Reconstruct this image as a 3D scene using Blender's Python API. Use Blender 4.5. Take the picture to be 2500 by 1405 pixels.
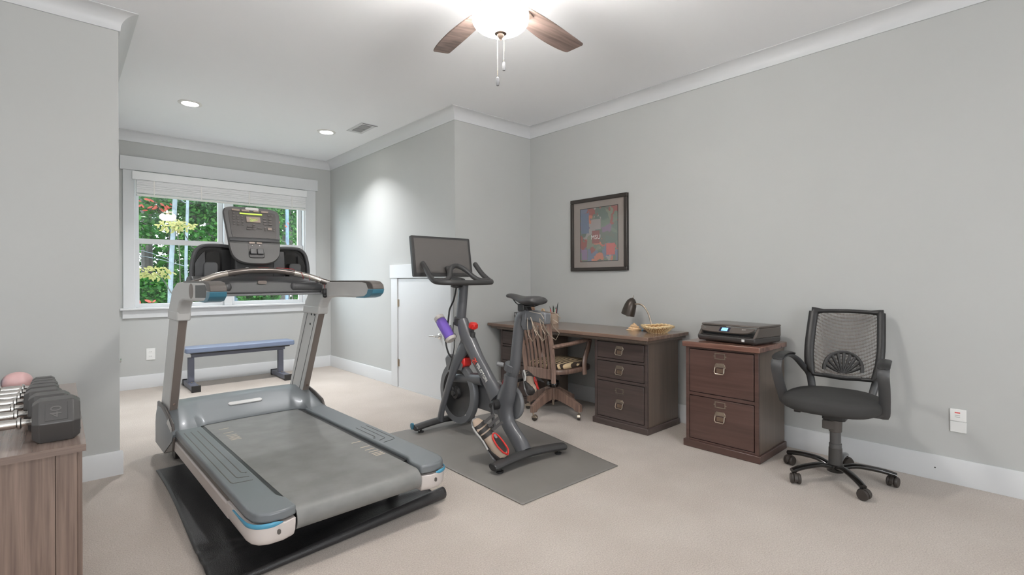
import bpy, bmesh, math, random
from mathutils import Vector, Matrix
from math import sin, cos, pi, radians as R
random.seed(7)
sc = bpy.context.scene
for o in list(bpy.data.objects): bpy.data.objects.remove(o, do_unlink=True)
COL = sc.collection

# ------------------------------------------------------------------ camera
cam_d = bpy.data.cameras.new('camera'); cam = bpy.data.objects.new('camera', cam_d); COL.objects.link(cam)
cam_d.sensor_fit = 'HORIZONTAL'; cam_d.sensor_width = 36.0
cam_d.lens = 1215.457 / 2500 * 36.0
cam_d.shift_y = -17.53 / 2500
cam_d.clip_start = 0.05; cam_d.clip_end = 200
YAW = 0.738375593
cam.matrix_world = (Matrix.Translation((0, 0, 1.2)) @ Matrix.Rotation(-YAW, 4, 'Z') @ Matrix.Rotation(pi/2, 4, 'X')
                    @ Matrix.Rotation(-0.00399388, 4, 'Z'))
sc.camera = cam
# ------------------------------------------------------------------ world, sun, exposure
w = bpy.data.worlds.new('world'); sc.world = w; w.use_nodes = True
bg = w.node_tree.nodes['Background']; bg.inputs[0].default_value = (0.80, 0.90, 1.0, 1); bg.inputs[1].default_value = 3.8
sun_d = bpy.data.lights.new('sun', 'SUN'); sun_d.energy = 1.7; sun_d.angle = R(2); sun_d.color = (1, 0.95, 0.85)
sun = bpy.data.objects.new('sun', sun_d); COL.objects.link(sun); sun.rotation_euler = (R(42), R(-18), 0)
sun.location = (0, -5, 12)
sc.view_settings.view_transform = 'Standard'; sc.view_settings.look = 'None'
sc.view_settings.gamma = 1; sc.view_settings.use_curve_mapping = False
sc.view_settings.exposure = 1.02
FAN_W = 4.0
BOWL_E, CAN_E = 56.0, 20.0      # fan bowl, recessed discs

# added fill lights behind the camera, dressed as two made-up windows
FILL = []
for nm, loc, rot, sx, sy, en in (('fill_light_back', (.0, -3.36, 1.55), (R(90), 0, 0), 2.6, 1.5, 56), ('fill_light_side', (-3.16, -.6, 1.55), (R(90), 0, R(-90)), 2.6, 1.5, 10)):
    ld = bpy.data.lights.new(nm, 'AREA'); ld.shape = 'RECTANGLE'; ld.size = sx; ld.size_y = sy; ld.energy = en; ld.color = (.92, .965, 1)
    lo = bpy.data.objects.new(nm, ld); COL.objects.link(lo); lo.location = loc; lo.rotation_euler = rot; FILL.append(lo)

# ------------------------------------------------------------------ helpers
def lin(c):
    return c/12.92 if c <= 0.04045 else ((c+0.055)/1.055)**2.4
def rgb(r, g, b): return (lin(r/255), lin(g/255), lin(b/255), 1)

class MB:
    def __init__(s): s.v = []; s.f = []; s.M = None
    def add(s, vs, fs):
        k = len(s.v)
        if s.M is not None: vs = [tuple(s.M @ Vector(p)) for p in vs]
        s.v += [tuple(p) for p in vs]; s.f += [[i+k for i in f] for f in fs]; return s
    def box(s, x0, x1, y0, y1, z0, z1):
        return s.add([(x0,y0,z0),(x1,y0,z0),(x1,y1,z0),(x0,y1,z0),(x0,y0,z1),(x1,y0,z1),(x1,y1,z1),(x0,y1,z1)],
                     [(0,3,2,1),(4,5,6,7),(0,1,5,4),(1,2,6,5),(2,3,7,6),(3,0,4,7)])
    def prism(s, poly, ax, a, b):
        n = len(poly)
        f = {'x': lambda t,u,v: (t,u,v), 'y': lambda t,u,v: (u,t,v), 'z': lambda t,u,v: (u,v,t)}[ax]
        vs = [f(a,*p) for p in poly] + [f(b,*p) for p in poly]
        return s.add(vs, [list(range(n))[::-1], list(range(n,2*n))] + [(i,(i+1)%n,n+(i+1)%n,n+i) for i in range(n)])
    def tube(s, pts, r, n=10, fix=None, cap=True, closed=False):
        P = [Vector(p) for p in pts]; m = len(P)
        rr = r if isinstance(r, (list, tuple)) and len(r) == m and not (m == 2 and isinstance(r, tuple)) else [r]*m
        T = []
        for i in range(m):
            a = P[(i-1) % m] if (i > 0 or closed) else P[i]
            b = P[(i+1) % m] if (i < m-1 or closed) else P[i]
            T.append((b-a).normalized())
        vs = []; nrm = None
        for i in range(m):
            t = T[i]
            if fix is not None:
                fx = Vector(fix); b = (fx - t*fx.dot(t)).normalized(); nn = b.cross(t)
            else:
                if nrm is None:
                    ref = Vector((0,0,1)) if abs(t.z) < .9 else Vector((1,0,0))
                    nn = (ref - t*ref.dot(t)).normalized()
                else: nn = (nrm - t*nrm.dot(t)).normalized()
                nrm = nn; b = t.cross(nn)
            q = rr[i]; a_, b_ = q if isinstance(q, (tuple, list)) else (q, q)
            for k in range(n):
                an = 2*pi*k/n; vs.append(tuple(P[i] + nn*(a_*cos(an)) + b*(b_*sin(an))))
        fs = []
        for i in range(m if closed else m-1):
            for k in range(n):
                a = i*n+k; b = i*n+(k+1) % n; c = ((i+1) % m)*n+(k+1) % n; d = ((i+1) % m)*n+k
                fs.append((a,b,c,d))
        if cap and not closed: fs += [list(range(n))[::-1], list(range((m-1)*n, m*n))]
        return s.add(vs, fs)
    def lathe(s, prof, n=20, c=(0,0,0), ax='z'):
        vs = []; fs = []; m = len(prof)
        for r, h in prof:
            for k in range(n):
                a = 2*pi*k/n; x, y = r*cos(a), r*sin(a)
                p = {'z': (x,y,h), 'x': (h,x,y), 'y': (y,h,x)}[ax]
                vs.append((p[0]+c[0], p[1]+c[1], p[2]+c[2]))
        for i in range(m-1):
            for k in range(n): fs.append((i*n+k, i*n+(k+1) % n, (i+1)*n+(k+1) % n, (i+1)*n+k))
        if prof[0][0] > 1e-6: fs.append(list(range(n))[::-1])
        if prof[-1][0] > 1e-6: fs.append(list(range((m-1)*n, m*n)))
        return s.add(vs, fs)
    def ball(s, c, r, n=14, m=9):
        r = r if isinstance(r, (tuple, list)) else (r, r, r); vs = []; fs = []
        for i in range(m+1):
            t = pi*i/m
            for k in range(n):
                a = 2*pi*k/n; vs.append((c[0]+r[0]*sin(t)*cos(a), c[1]+r[1]*sin(t)*sin(a), c[2]+r[2]*cos(t)))
        for i in range(m):
            for k in range(n): fs.append((i*n+k, (i+1)*n+k, (i+1)*n+(k+1) % n, i*n+(k+1) % n))
        return s.add(vs, fs)
    def loft(s, secs, closed=True, cap=True):
        n = len(secs[0]); vs = [p for q in secs for p in q]; fs = []
        for i in range(len(secs)-1):
            for k in range(n if closed else n-1):
                fs.append((i*n+k, i*n+(k+1) % n, (i+1)*n+(k+1) % n, (i+1)*n+k))
        if cap and closed: fs += [list(range(n))[::-1], list(range((len(secs)-1)*n, len(secs)*n))]
        return s.add(vs, fs)
    def grid(s, fn, nu, nv):
        vs = [fn(i/nu, j/nv) for i in range(nu+1) for j in range(nv+1)]
        return s.add(vs, [(i*(nv+1)+j, (i+1)*(nv+1)+j, (i+1)*(nv+1)+j+1, i*(nv+1)+j+1) for i in range(nu) for j in range(nv)])

def obj(name, mb, mat, parent=None, smooth=True, bev=0, seg=2, ang=38, W=False, solid=0, sub=0, recalc=True):
    vs = mb.v
    if W and parent is not None:
        l = parent.location; vs = [(p[0]-l[0], p[1]-l[1], p[2]-l[2]) for p in vs]
    me = bpy.data.meshes.new(name); me.from_pydata(vs, [], mb.f)
    bm = bmesh.new(); bm.from_mesh(me)
    bmesh.ops.remove_doubles(bm, verts=bm.verts, dist=1e-6)
    if recalc: bmesh.ops.recalc_face_normals(bm, faces=bm.faces)
    bm.to_mesh(me); bm.free()
    if smooth:
        me.shade_smooth(); me.set_sharp_from_angle(angle=R(ang))
    me.materials.append(mat)
    o = bpy.data.objects.new(name, me); COL.objects.link(o)
    if parent is not None: o.parent = parent
    if solid:
        m = o.modifiers.new('solid', 'SOLIDIFY'); m.thickness = solid; m.offset = 0
    if bev:
        m = o.modifiers.new('bevel', 'BEVEL'); m.width = bev; m.segments = seg; m.limit_method = 'ANGLE'; m.angle_limit = R(35)
    if sub:
        m = o.modifiers.new('sub', 'SUBSURF'); m.levels = sub; m.render_levels = sub
    return o
def tag(o, label, cat, group=None):
    o['label'] = label; o['category'] = cat
    if group: o['group'] = group
    return o
def thing(name, label, cat, loc=(0,0,0), rz=0, group=None):
    o = bpy.data.objects.new(name, None); COL.objects.link(o); o.empty_display_size = .1
    o.location = loc; o.rotation_euler = (0,0,rz); return tag(o, label, cat, group)
def struct(name, loc=(0,0,0)):
    o = bpy.data.objects.new(name, None); COL.objects.link(o); o.location = loc; o['kind'] = 'structure'; return o
def S(o): o['kind'] = 'structure'; return o
def B(*a):
    m = MB(); return m.box(*a)
def spl(pts, k=6):
    "Catmull-Rom through tuples"
    out = []; n = len(pts)
    for i in range(n-1):
        p0, p1, p2, p3 = pts[max(i-1,0)], pts[i], pts[i+1], pts[min(i+2,n-1)]
        for j in range(k):
            t = j/k
            out.append(tuple(.5*((2*b)+(-a+c)*t+(2*a-5*b+4*c-d)*t*t+(-a+3*b-3*c+d)*t**3) for a,b,c,d in zip(p0,p1,p2,p3)))
    out.append(tuple(pts[-1])); return out
def rrect(w, h, r, n=4, cx=0, cy=0):
    out = []
    for sx, sy, a0 in ((1,1,0),(-1,1,90),(-1,-1,180),(1,-1,270)):
        for k in range(n+1):
            a = R(a0+90*k/n); out.append((cx+sx*(w/2-r)+r*cos(a), cy+sy*(h/2-r)+r*sin(a)))
    return out
def text(txt, size, mat, parent, M, depth=.0006, name='lettering', bold=0):
    cu = bpy.data.curves.new('t', 'FONT'); cu.body = txt; cu.size = size; cu.extrude = depth
    cu.align_x = 'CENTER'; cu.align_y = 'CENTER'; cu.resolution_u = 3; cu.offset = bold
    t = bpy.data.objects.new('t', cu); COL.objects.link(t)
    dg = bpy.context.evaluated_depsgraph_get(); me = bpy.data.meshes.new_from_object(t.evaluated_get(dg))
    bpy.data.objects.remove(t); me.transform(M); me.materials.clear(); me.materials.append(mat); me.name = name
    o = bpy.data.objects.new(name, me); COL.objects.link(o); o.parent = parent; return o
def axes(o, x, y, z):
    "matrix with columns x,y,z and origin o"
    x, y, z = Vector(x).normalized(), Vector(y).normalized(), Vector(z).normalized()
    m = Matrix.Identity(4)
    for i, c in enumerate((x, y, z)):
        for j in range(3): m[j][i] = c[j]
    for j in range(3): m[j][3] = o[j]
    return m

# ------------------------------------------------------------------ materials
def nodes(name):
    m = bpy.data.materials.new(name); m.use_nodes = True; nt = m.node_tree; return m, nt, nt.nodes['Principled BSDF']
def mat(name, col, rough=.5, metal=0, noise=None, bump=None, coat=0, emit=None, spec=None, trans=0, sheen=0):
    m, nt, p = nodes(name); p.inputs['Base Color'].default_value = col
    p.inputs['Roughness'].default_value = rough; p.inputs['Metallic'].default_value = metal
    if spec is not None: p.inputs['Specular IOR Level'].default_value = spec
    if coat: p.inputs['Coat Weight'].default_value = coat; p.inputs['Coat Roughness'].default_value = .1
    if sheen: p.inputs['Sheen Weight'].default_value = sheen
    if trans: p.inputs['Transmission Weight'].default_value = trans
    if emit: p.inputs['Emission Color'].default_value = emit[0]; p.inputs['Emission Strength'].default_value = emit[1]
    tc = nt.nodes.new('ShaderNodeTexCoord')
    if noise:
        t = nt.nodes.new('ShaderNodeTexNoise'); t.inputs['Scale'].default_value = noise[0]; t.inputs['Detail'].default_value = 4
        nt.links.new(tc.outputs['Object'], t.inputs['Vector'])
        r = nt.nodes.new('ShaderNodeValToRGB'); a = noise[1]
        r.color_ramp.elements[0].position = .3; r.color_ramp.elements[1].position = .7
        r.color_ramp.elements[0].color = tuple(c*(1-a) for c in col[:3])+(1,)
        r.color_ramp.elements[1].color = tuple(min(1,c*(1+a)) for c in col[:3])+(1,)
        nt.links.new(t.outputs['Fac'], r.inputs['Fac']); nt.links.new(r.outputs['Color'], p.inputs['Base Color'])
    if bump:
        t = nt.nodes.new('ShaderNodeTexNoise'); t.inputs['Scale'].default_value = bump[0]; t.inputs['Detail'].default_value = 3
        nt.links.new(tc.outputs['Object'], t.inputs['Vector'])
        b = nt.nodes.new('ShaderNodeBump'); b.inputs['Strength'].default_value = bump[1]; b.inputs['Distance'].default_value = bump[2] if len(bump) > 2 else .002
        nt.links.new(t.outputs['Fac'], b.inputs['Height']); nt.links.new(b.outputs['Normal'], p.inputs['Normal'])
    return m
def wood(name, c1, c2, rough=.4, scale=(1,1,.06), freq=60, coat=0, bump=.05):
    m, nt, p = nodes(name); tc = nt.nodes.new('ShaderNodeTexCoord'); mp = nt.nodes.new('ShaderNodeMapping')
    mp.inputs['Scale'].default_value = scale; nt.links.new(tc.outputs['Object'], mp.inputs['Vector'])
    t = nt.nodes.new('ShaderNodeTexNoise'); t.inputs['Scale'].default_value = freq; t.inputs['Detail'].default_value = 5; t.inputs['Distortion'].default_value = .4
    nt.links.new(mp.outputs['Vector'], t.inputs['Vector'])
    r = nt.nodes.new('ShaderNodeValToRGB'); r.color_ramp.elements[0].position = .32; r.color_ramp.elements[1].position = .68
    r.color_ramp.elements[0].color = c1; r.color_ramp.elements[1].color = c2
    nt.links.new(t.outputs['Fac'], r.inputs['Fac']); nt.links.new(r.outputs['Color'], p.inputs['Base Color'])
    p.inputs['Roughness'].default_value = rough
    if coat: p.inputs['Coat Weight'].default_value = coat; p.inputs['Coat Roughness'].default_value = .15
    b = nt.nodes.new('ShaderNodeBump'); b.inputs['Strength'].default_value = bump; b.inputs['Distance'].default_value = .001
    nt.links.new(t.outputs['Fac'], b.inputs['Height']); nt.links.new(b.outputs['Normal'], p.inputs['Normal'])
    return m
def glassy(name, tint=(1,1,1,1), refl=.08, rough=0.0):
    "thin pane: mostly transparent with a glossy fresnel coat"
    m = bpy.data.materials.new(name); m.use_nodes = True; nt = m.node_tree; nt.nodes.clear()
    out = nt.nodes.new('ShaderNodeOutputMaterial'); mx = nt.nodes.new('ShaderNodeMixShader')
    tr = nt.nodes.new('ShaderNodeBsdfTransparent'); tr.inputs[0].default_value = tint
    gl = nt.nodes.new('ShaderNodeBsdfGlossy'); gl.inputs['Roughness'].default_value = rough
    lw = nt.nodes.new('ShaderNodeLayerWeight'); lw.inputs[0].default_value = .5
    pw = nt.nodes.new('ShaderNodeMath'); pw.operation = 'POWER'; pw.inputs[1].default_value = 5
    ma = nt.nodes.new('ShaderNodeMath'); ma.operation = 'MULTIPLY_ADD'; ma.inputs[1].default_value = .9; ma.inputs[2].default_value = refl*.45
    nt.links.new(lw.outputs['Facing'], pw.inputs[0]); nt.links.new(pw.outputs[0], ma.inputs[0]); nt.links.new(ma.outputs[0], mx.inputs[0]); nt.links.new(tr.outputs[0], mx.inputs[1]); nt.links.new(gl.outputs[0], mx.inputs[2])
    nt.links.new(mx.outputs[0], out.inputs[0]); return m
def sheer(name, col, alpha):
    "open-weave fabric: part transparent, part diffuse, in a fine checker"
    m = bpy.data.materials.new(name); m.use_nodes = True; nt = m.node_tree; p = nt.nodes['Principled BSDF']
    p.inputs['Base Color'].default_value = col; p.inputs['Roughness'].default_value = .7
    out = nt.nodes['Material Output']; mx = nt.nodes.new('ShaderNodeMixShader'); tr = nt.nodes.new('ShaderNodeBsdfTransparent')
    tc = nt.nodes.new('ShaderNodeTexCoord'); v = nt.nodes.new('ShaderNodeTexVoronoi'); v.inputs['Scale'].default_value = 125; v.inputs['Randomness'].default_value = 0
    nt.links.new(tc.outputs['Object'], v.inputs['Vector'])
    mt = nt.nodes.new('ShaderNodeMath'); mt.operation = 'LESS_THAN'; mt.inputs[1].default_value = alpha
    nt.links.new(v.outputs['Distance'], mt.inputs[0]); nt.links.new(mt.outputs[0], mx.inputs[0])
    nt.links.new(p.outputs[0], mx.inputs[1]); nt.links.new(tr.outputs[0], mx.inputs[2]); nt.links.new(mx.outputs[0], out.inputs[0]); return m

M = {}
M['wall'] = mat('wall_paint', rgb(190,191,189), .75, noise=(1.5,.015), bump=(140,.04,.0006))
M['ceil'] = mat('ceiling_paint', rgb(246,247,249), .8)
M['trim'] = mat('white_trim_paint', rgb(214,215,216), .4)
M['black'] = mat('black_plastic', rgb(40,39,39), .42)
M['dark'] = mat('charcoal_plastic', rgb(76,76,77), .42, bump=(900,.05,.0004))
M['tmgrey'] = mat('treadmill_rail_grey', rgb(112,116,119), .36, coat=.08)
M['tmskirt'] = mat('treadmill_skirt', rgb(92,86,82), .4)
M['silver'] = mat('silver_paint', rgb(205,203,200), .36)
M['taupe'] = mat('taupe_paint', rgb(128,117,110), .42)
M['cap'] = mat('pale_cap_plastic', rgb(205,196,191), .4)
M['blue'] = mat('blue_accent', rgb(78,150,180), .3)
M['teal'] = mat('teal_accent', rgb(66,124,146), .3)
M['rubber'] = mat('belt_rubber', rgb(124,123,121), .5, noise=(9,.12), bump=(1200,.12,.0006))
M['mark'] = mat('belt_mark_print', rgb(205,190,170), .6)
M['screen'] = mat('dark_screen', rgb(58,54,52), .38)
M['lcdtan'] = mat('display_tan', rgb(150,134,122), .4)
M['led'] = mat('display_green', rgb(150,180,60), .4, emit=(rgb(175,200,80), .55))
M['key'] = mat('key_print', rgb(92,87,83), .5)
M['steel'] = mat('bright_steel', rgb(196,190,182), .22, metal=1)
M['chrome'] = mat('chrome', rgb(225,222,218), .18, metal=1)
M['red'] = mat('red_plastic', rgb(206,44,40), .35)
M['cord'] = mat('red_cord', rgb(140,34,36), .6)
M['bike'] = mat('bike_frame_black', rgb(88,89,92), .36, coat=.2)
M['bikedark'] = mat('bike_matt_black', rgb(60,59,59), .45)
M['grey'] = mat('mid_grey_plastic', rgb(120,120,122), .4)
M['wheel'] = mat('flywheel_grey', rgb(112,113,116), .35, metal=.2)
M['mat1'] = mat('black_vinyl_mat', rgb(50,49,50), .28, bump=(230,.55,.003), spec=.6)
M['mat2'] = mat('grey_exercise_mat', rgb(126,122,118), .5, noise=(3,.06), bump=(600,.1,.001))
M['espresso'] = wood('espresso_wood', rgb(72,62,59), rgb(86,72,68), .34, scale=(.05,1,1), freq=40, coat=.25)
M['espresso_v'] = wood('espresso_wood_side', rgb(102,88,78), rgb(112,97,86), .36, scale=(1,1,.05), freq=40, coat=.2)
M['deskwood'] = wood('espresso_top_sheen', rgb(112,90,78), rgb(138,114,99), .25, scale=(1,.05,1), freq=34, coat=.35)  # lighter than the fronts: the wall's reflection is put into the colour
M['filewood'] = wood('mahogany_front', rgb(78,57,51), rgb(95,70,63), .33, scale=(.05,1,1), freq=36, coat=.25)
M['filetop'] = wood('mahogany_top', rgb(106,74,64), rgb(142,104,90), .25, scale=(.05,1,1), freq=36, coat=.35)
M['gap'] = mat('shadow_gap', rgb(26,22,21), .7)
M['walnut'] = wood('walnut_chair', rgb(106,84,74), rgb(146,120,106), .36, scale=(1,1,.06), freq=46, coat=.2)
M['dressend'] = wood('taupe_oak', rgb(98,80,71), rgb(136,115,103), .45, scale=(1,1,.03), freq=85, bump=.15)
M['dresstop'] = wood('taupe_oak_top', rgb(124,107,99), rgb(150,132,122), .24, scale=(1,.03,1), freq=120, coat=.35, bump=.08)
M['brass'] = mat('antique_brass', rgb(160,138,120), .34, metal=.85)
M['pewter'] = mat('pewter', rgb(186,172,156), .3, metal=.9)
M['fabric'] = mat('charcoal_fabric', rgb(60,59,58), .9, bump=(700,.3,.0015))
M['meshfab'] = sheer('mesh_back_fabric', rgb(104,95,89), .50)
M['caster'] = mat('caster_plastic', rgb(58,52,48), .45)
M['glossblack'] = mat('gloss_black_metal', rgb(26,24,23), .14, coat=.5)
M['fanwood'] = wood('fan_blade_wood', rgb(88,74,68), rgb(132,114,106), .45, scale=(.06,1,1), freq=42)
M['bronze'] = mat('brushed_bronze', rgb(120,104,94), .35, metal=.7)
M['bowl'] = mat('frosted_bowl', rgb(255,250,242), .4, emit=(rgb(253,250,246), BOWL_E))
M['can'] = mat('recessed_lens', rgb(255,255,255), .5, emit=(rgb(255,250,242), CAN_E))
M['plate'] = mat('white_plate', rgb(238,238,236), .35)
M['vent'] = mat('vent_grey', rgb(176,176,176), .6)
M['ventdark'] = mat('vent_dark', rgb(120,120,120), .7)
M['pane'] = glassy('window_glass', (.97,.99,.98,1))
M['picglass'] = glassy('picture_glass', (1,1,1,1))
M['blackframe'] = mat('dark_picture_frame', rgb(52,46,42), .35)
M['matboard'] = mat('grey_mat_board', rgb(150,140,134), .8)
M['slat'] = mat('blind_slat_white', rgb(232,232,232), .45)
M['benchpad'] = mat('slate_vinyl', rgb(120,132,156), .36, bump=(500,.06,.0006))
M['benchframe'] = mat('bench_frame', rgb(98,101,114), .4)
M['wicker'] = mat('wicker', rgb(232,204,158), .7, noise=(90,.25))
M['wickerdark'] = mat('wicker_inner', rgb(160,116,66), .8)
M['shell'] = mat('shell', rgb(226,192,150), .6, noise=(50,.22), bump=(90,.5,.004))
M['printer'] = mat('printer_brown', rgb(92,84,78), .28, coat=.2)
M['printerlow'] = mat('printer_black', rgb(66,62,60), .3)
M['lcd'] = mat('printer_screen', rgb(120,170,230), .2, emit=(rgb(120,180,255), .9))
M['lcdframe'] = mat('printer_screen_frame', rgb(30,30,60), .15)
M['hexrub'] = mat('dumbbell_rubber', rgb(74,72,71), .40, bump=(300,.06,.0008))
M['pink'] = mat('pink_ball', rgb(222,182,180), .35)
M['white'] = mat('white_plastic', rgb(228,226,222), .4)
M['letter'] = mat('pale_lettering', rgb(206,204,200), .5)
M['redlet'] = mat('red_logo', rgb(214,74,58), .45)
M['beige'] = mat('shoe_beige', rgb(178,158,140), .7)
M['shoeblk'] = mat('shoe_black', rgb(46,42,41), .5)
M['shoered'] = mat('shoe_red_lining', rgb(198,46,40), .6)
M['shoegrey'] = mat('shoe_sole_grey', rgb(128,126,126), .4)
def purple():
    m = bpy.data.materials.new('purple_clear_bottle'); m.use_nodes = True; nt = m.node_tree; p = nt.nodes['Principled BSDF']
    p.inputs['Base Color'].default_value = rgb(172,138,236); p.inputs['Roughness'].default_value = .12; p.inputs['Coat Weight'].default_value = .5
    tr = nt.nodes.new('ShaderNodeBsdfTransparent'); tr.inputs[0].default_value = rgb(160,120,225); mx = nt.nodes.new('ShaderNodeMixShader')
    mx.inputs[0].default_value = .5; nt.links.new(p.outputs[0], mx.inputs[1]); nt.links.new(tr.outputs[0], mx.inputs[2])
    nt.links.new(mx.outputs[0], nt.nodes['Material Output'].inputs[0]); return m
M['purple'] = purple()
M['frosted'] = mat('frosted_cap', rgb(205,198,192), .4)

def carpet():
    m, nt, p = nodes('beige_carpet'); tc = nt.nodes.new('ShaderNodeTexCoord')
    n1 = nt.nodes.new('ShaderNodeTexNoise'); n1.inputs['Scale'].default_value = 2.2; n1.inputs['Detail'].default_value = 3
    n2 = nt.nodes.new('ShaderNodeTexNoise'); n2.inputs['Scale'].default_value = 160; n2.inputs['Detail'].default_value = 4
    for n in (n1, n2): nt.links.new(tc.outputs['Object'], n.inputs['Vector'])
    r1 = nt.nodes.new('ShaderNodeValToRGB'); r1.color_ramp.elements[0].position = .25; r1.color_ramp.elements[1].position = .75
    r1.color_ramp.elements[0].color = rgb(195,184,174); r1.color_ramp.elements[1].color = rgb(210,200,191)
    r2 = nt.nodes.new('ShaderNodeValToRGB'); r2.color_ramp.elements[0].position = .3; r2.color_ramp.elements[1].position = .7
    r2.color_ramp.elements[0].color = (.72,.70,.68,1); r2.color_ramp.elements[1].color = (1,1,1,1)
    mx = nt.nodes.new('ShaderNodeMixRGB'); mx.blend_type = 'MULTIPLY'; mx.inputs[0].default_value = 1
    nt.links.new(n1.outputs['Fac'], r1.inputs[0]); nt.links.new(n2.outputs['Fac'], r2.inputs[0])
    nt.links.new(r1.outputs[0], mx.inputs[1]); nt.links.new(r2.outputs[0], mx.inputs[2]); nt.links.new(mx.outputs[0], p.inputs['Base Color'])
    p.inputs['Roughness'].default_value = .95; p.inputs['Specular IOR Level'].default_value = .1; p.inputs['Sheen Weight'].default_value = .25
    b = nt.nodes.new('ShaderNodeBump'); b.inputs['Strength'].default_value = .7; b.inputs['Distance'].default_value = .006
    nt.links.new(n2.outputs['Fac'], b.inputs['Height']); nt.links.new(b.outputs[0], p.inputs['Normal']); return m
M['carpet'] = carpet()
def leafmat(name, cols):
    cols = [tuple(c_*.42 for c_ in c[:3])+(1,) for c in cols]
    m, nt, p = nodes(name); g = nt.nodes.new('ShaderNodeNewGeometry'); r = nt.nodes.new('ShaderNodeValToRGB')
    e = r.color_ramp.elements; e[0].color = cols[0]; e[0].position = 0; e[1].color = cols[-1]; e[1].position = 1
    for i, c in enumerate(cols[1:-1]):
        k = e.new((i+1)/(len(cols)-1)); k.color = c
    nt.links.new(g.outputs['Random Per Island'], r.inputs[0]); nt.links.new(r.outputs[0], p.inputs['Base Color'])
    p.inputs['Roughness'].default_value = .55; p.inputs['Specular IOR Level'].default_value = .25
    tl = nt.nodes.new('ShaderNodeBsdfTranslucent'); nt.links.new(r.outputs[0], tl.inputs[0])
    mx = nt.nodes.new('ShaderNodeMixShader'); mx.inputs[0].default_value = .35
    nt.links.new(p.outputs[0], mx.inputs[1]); nt.links.new(tl.outputs[0], mx.inputs[2]); nt.links.new(mx.outputs[0], nt.nodes['Material Output'].inputs[0])
    return m
M['leaf'] = leafmat('green_leaves', [rgb(34,86,34), rgb(58,122,46), rgb(84,150,62), rgb(48,104,44), rgb(120,176,84)])
M['leafd'] = leafmat('dark_green_leaves', [rgb(24,62,28), rgb(40,92,40), rgb(58,116,52), rgb(30,74,36)])
M['leafy'] = leafmat('yellow_green_leaves', [rgb(128,176,66), rgb(168,198,84), rgb(196,206,120), rgb(206,168,118), rgb(112,168,64)])
M['leafr'] = leafmat('pink_red_leaves', [rgb(198,70,92), rgb(220,110,120), rgb(206,92,60), rgb(176,60,80)])
M['barkw'] = mat('pale_bark', rgb(88,97,102), .8, noise=(9,.25), bump=(30,.3,.01))
M['barkd'] = mat('dark_bark', rgb(62,58,54), .9, noise=(6,.3), bump=(20,.5,.02))
M['barkb'] = mat('grey_blue_bark', rgb(78,94,108), .8, noise=(14,.3))
M['ground'] = mat('forest_floor', rgb(70,84,48), 1, noise=(1,.4))
M['siding'] = mat('outer_wall', rgb(200,200,196), .8)

# ================================================================== THE ROOM
XR, Y1, XA, YW, ZC, ZB, XL, ZT = 3.8713, 3.948, 2.8488, 6.9519, 2.7639, .1494, .2786, 2.87
XB, YB = -3.2, -3.4
TH = .16
S(obj('floor', B(XB-TH, XR+TH, YB-TH, YW+TH, -.12, 0), M['carpet']))
S(obj('ceiling', B(XB-TH, XR+TH, YB-TH, YW+TH, ZT, ZT+.15), M['ceil']))
S(obj('wall_right', B(XR, XR+TH, YB-TH, Y1+TH, 0, ZT), M['wall']))
S(obj('wall_corner', B(XA+TH, XR, Y1, Y1+TH, 0, ZT), M['wall']))
S(obj('wall_alcove_right', B(XA, XA+TH, Y1, YW, 0, ZT), M['wall']))
S(obj('wall_alcove_left', B(XL-TH, XL, Y1, YW, 0, ZT), M['wall']))
S(obj('wall_left', B(XB, XL-TH, Y1, Y1+TH, 0, ZT), M['wall']))
S(obj('wall_side', B(XB-TH, XB, YB-TH, Y1+TH, 0, ZT), M['wall']))
S(obj('wall_back', B(XB, XR, YB-TH, YB, 0, ZT), M['wall']))
WX0, WX1, WZ0, WZ1 = .627, 2.490, .895, 2.445          # window opening
m = MB(); m.box(XL-TH, WX0, YW, YW+TH, 0, ZT); m.box(WX1, XA+TH, YW, YW+TH, 0, ZT)
m.box(WX0, WX1, YW, YW+TH, 0, WZ0); m.box(WX0, WX1, YW, YW+TH, WZ1, ZT)
S(obj('wall_window', m, M['wall']))

# crown cove and baseboards, one mitred run per wall
def corner(o): return [(XR-o, YB+.01), (XR-o, Y1-o), (XA-o, Y1-o), (XA-o, YW-o), (XL+o, YW-o), (XL+o, Y1-o), (XB+.01, Y1-o)]
crown = [(.0005, ZC), (.010, ZC), (.011, ZC+.012)]
for k in range(1, 9):
    a = (pi/2)*k/8; crown.append((.011+.080*(1-cos(a)), ZC+.012+.088*sin(a)))
crown += [(.095, ZT-.005), (.095, ZT-.0005), (.0005, ZT-.0005)]
base = [(.0005, .0005), (.016, .0005), (.016, ZB-.012), (.011, ZB), (.0005, ZB)]
def run(name, prof, i, a_over=None, b_over=None):
    sa = []; sb = []
    for o, z in prof:
        c = corner(o); p, q = list(c[i]), list(c[i+1])
        if a_over: p = a_over(p)
        if b_over: q = b_over(q)
        sa.append((p[0], p[1], z)); sb.append((q[0], q[1], z))
    mb = MB(); mb.loft([sa, sb]); return S(obj(name, mb, M['trim'], ang=30))
for i in range(6): run('trim_%d' % (i+1), crown, i)
b = run('baseboard_right', base, 0)
h = MB(); h.lathe([(.004, 0), (.004, .001)], 10, ax='x'); h.v = [(XR-.0175+p[0], .50+p[1], .075+p[2]) for p in h.v]
o = obj('cable_hole', h, M['black'], b)
run('baseboard_corner', base, 1)
run('baseboard_alcove_right', base, 2, a_over=lambda p: (p[0], 5.165))
run('baseboard_window', base, 3)
run('baseboard_alcove_left', base, 4, b_over=lambda p: (p[0], 5.2))
run('baseboard_left', base, 5)

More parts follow.
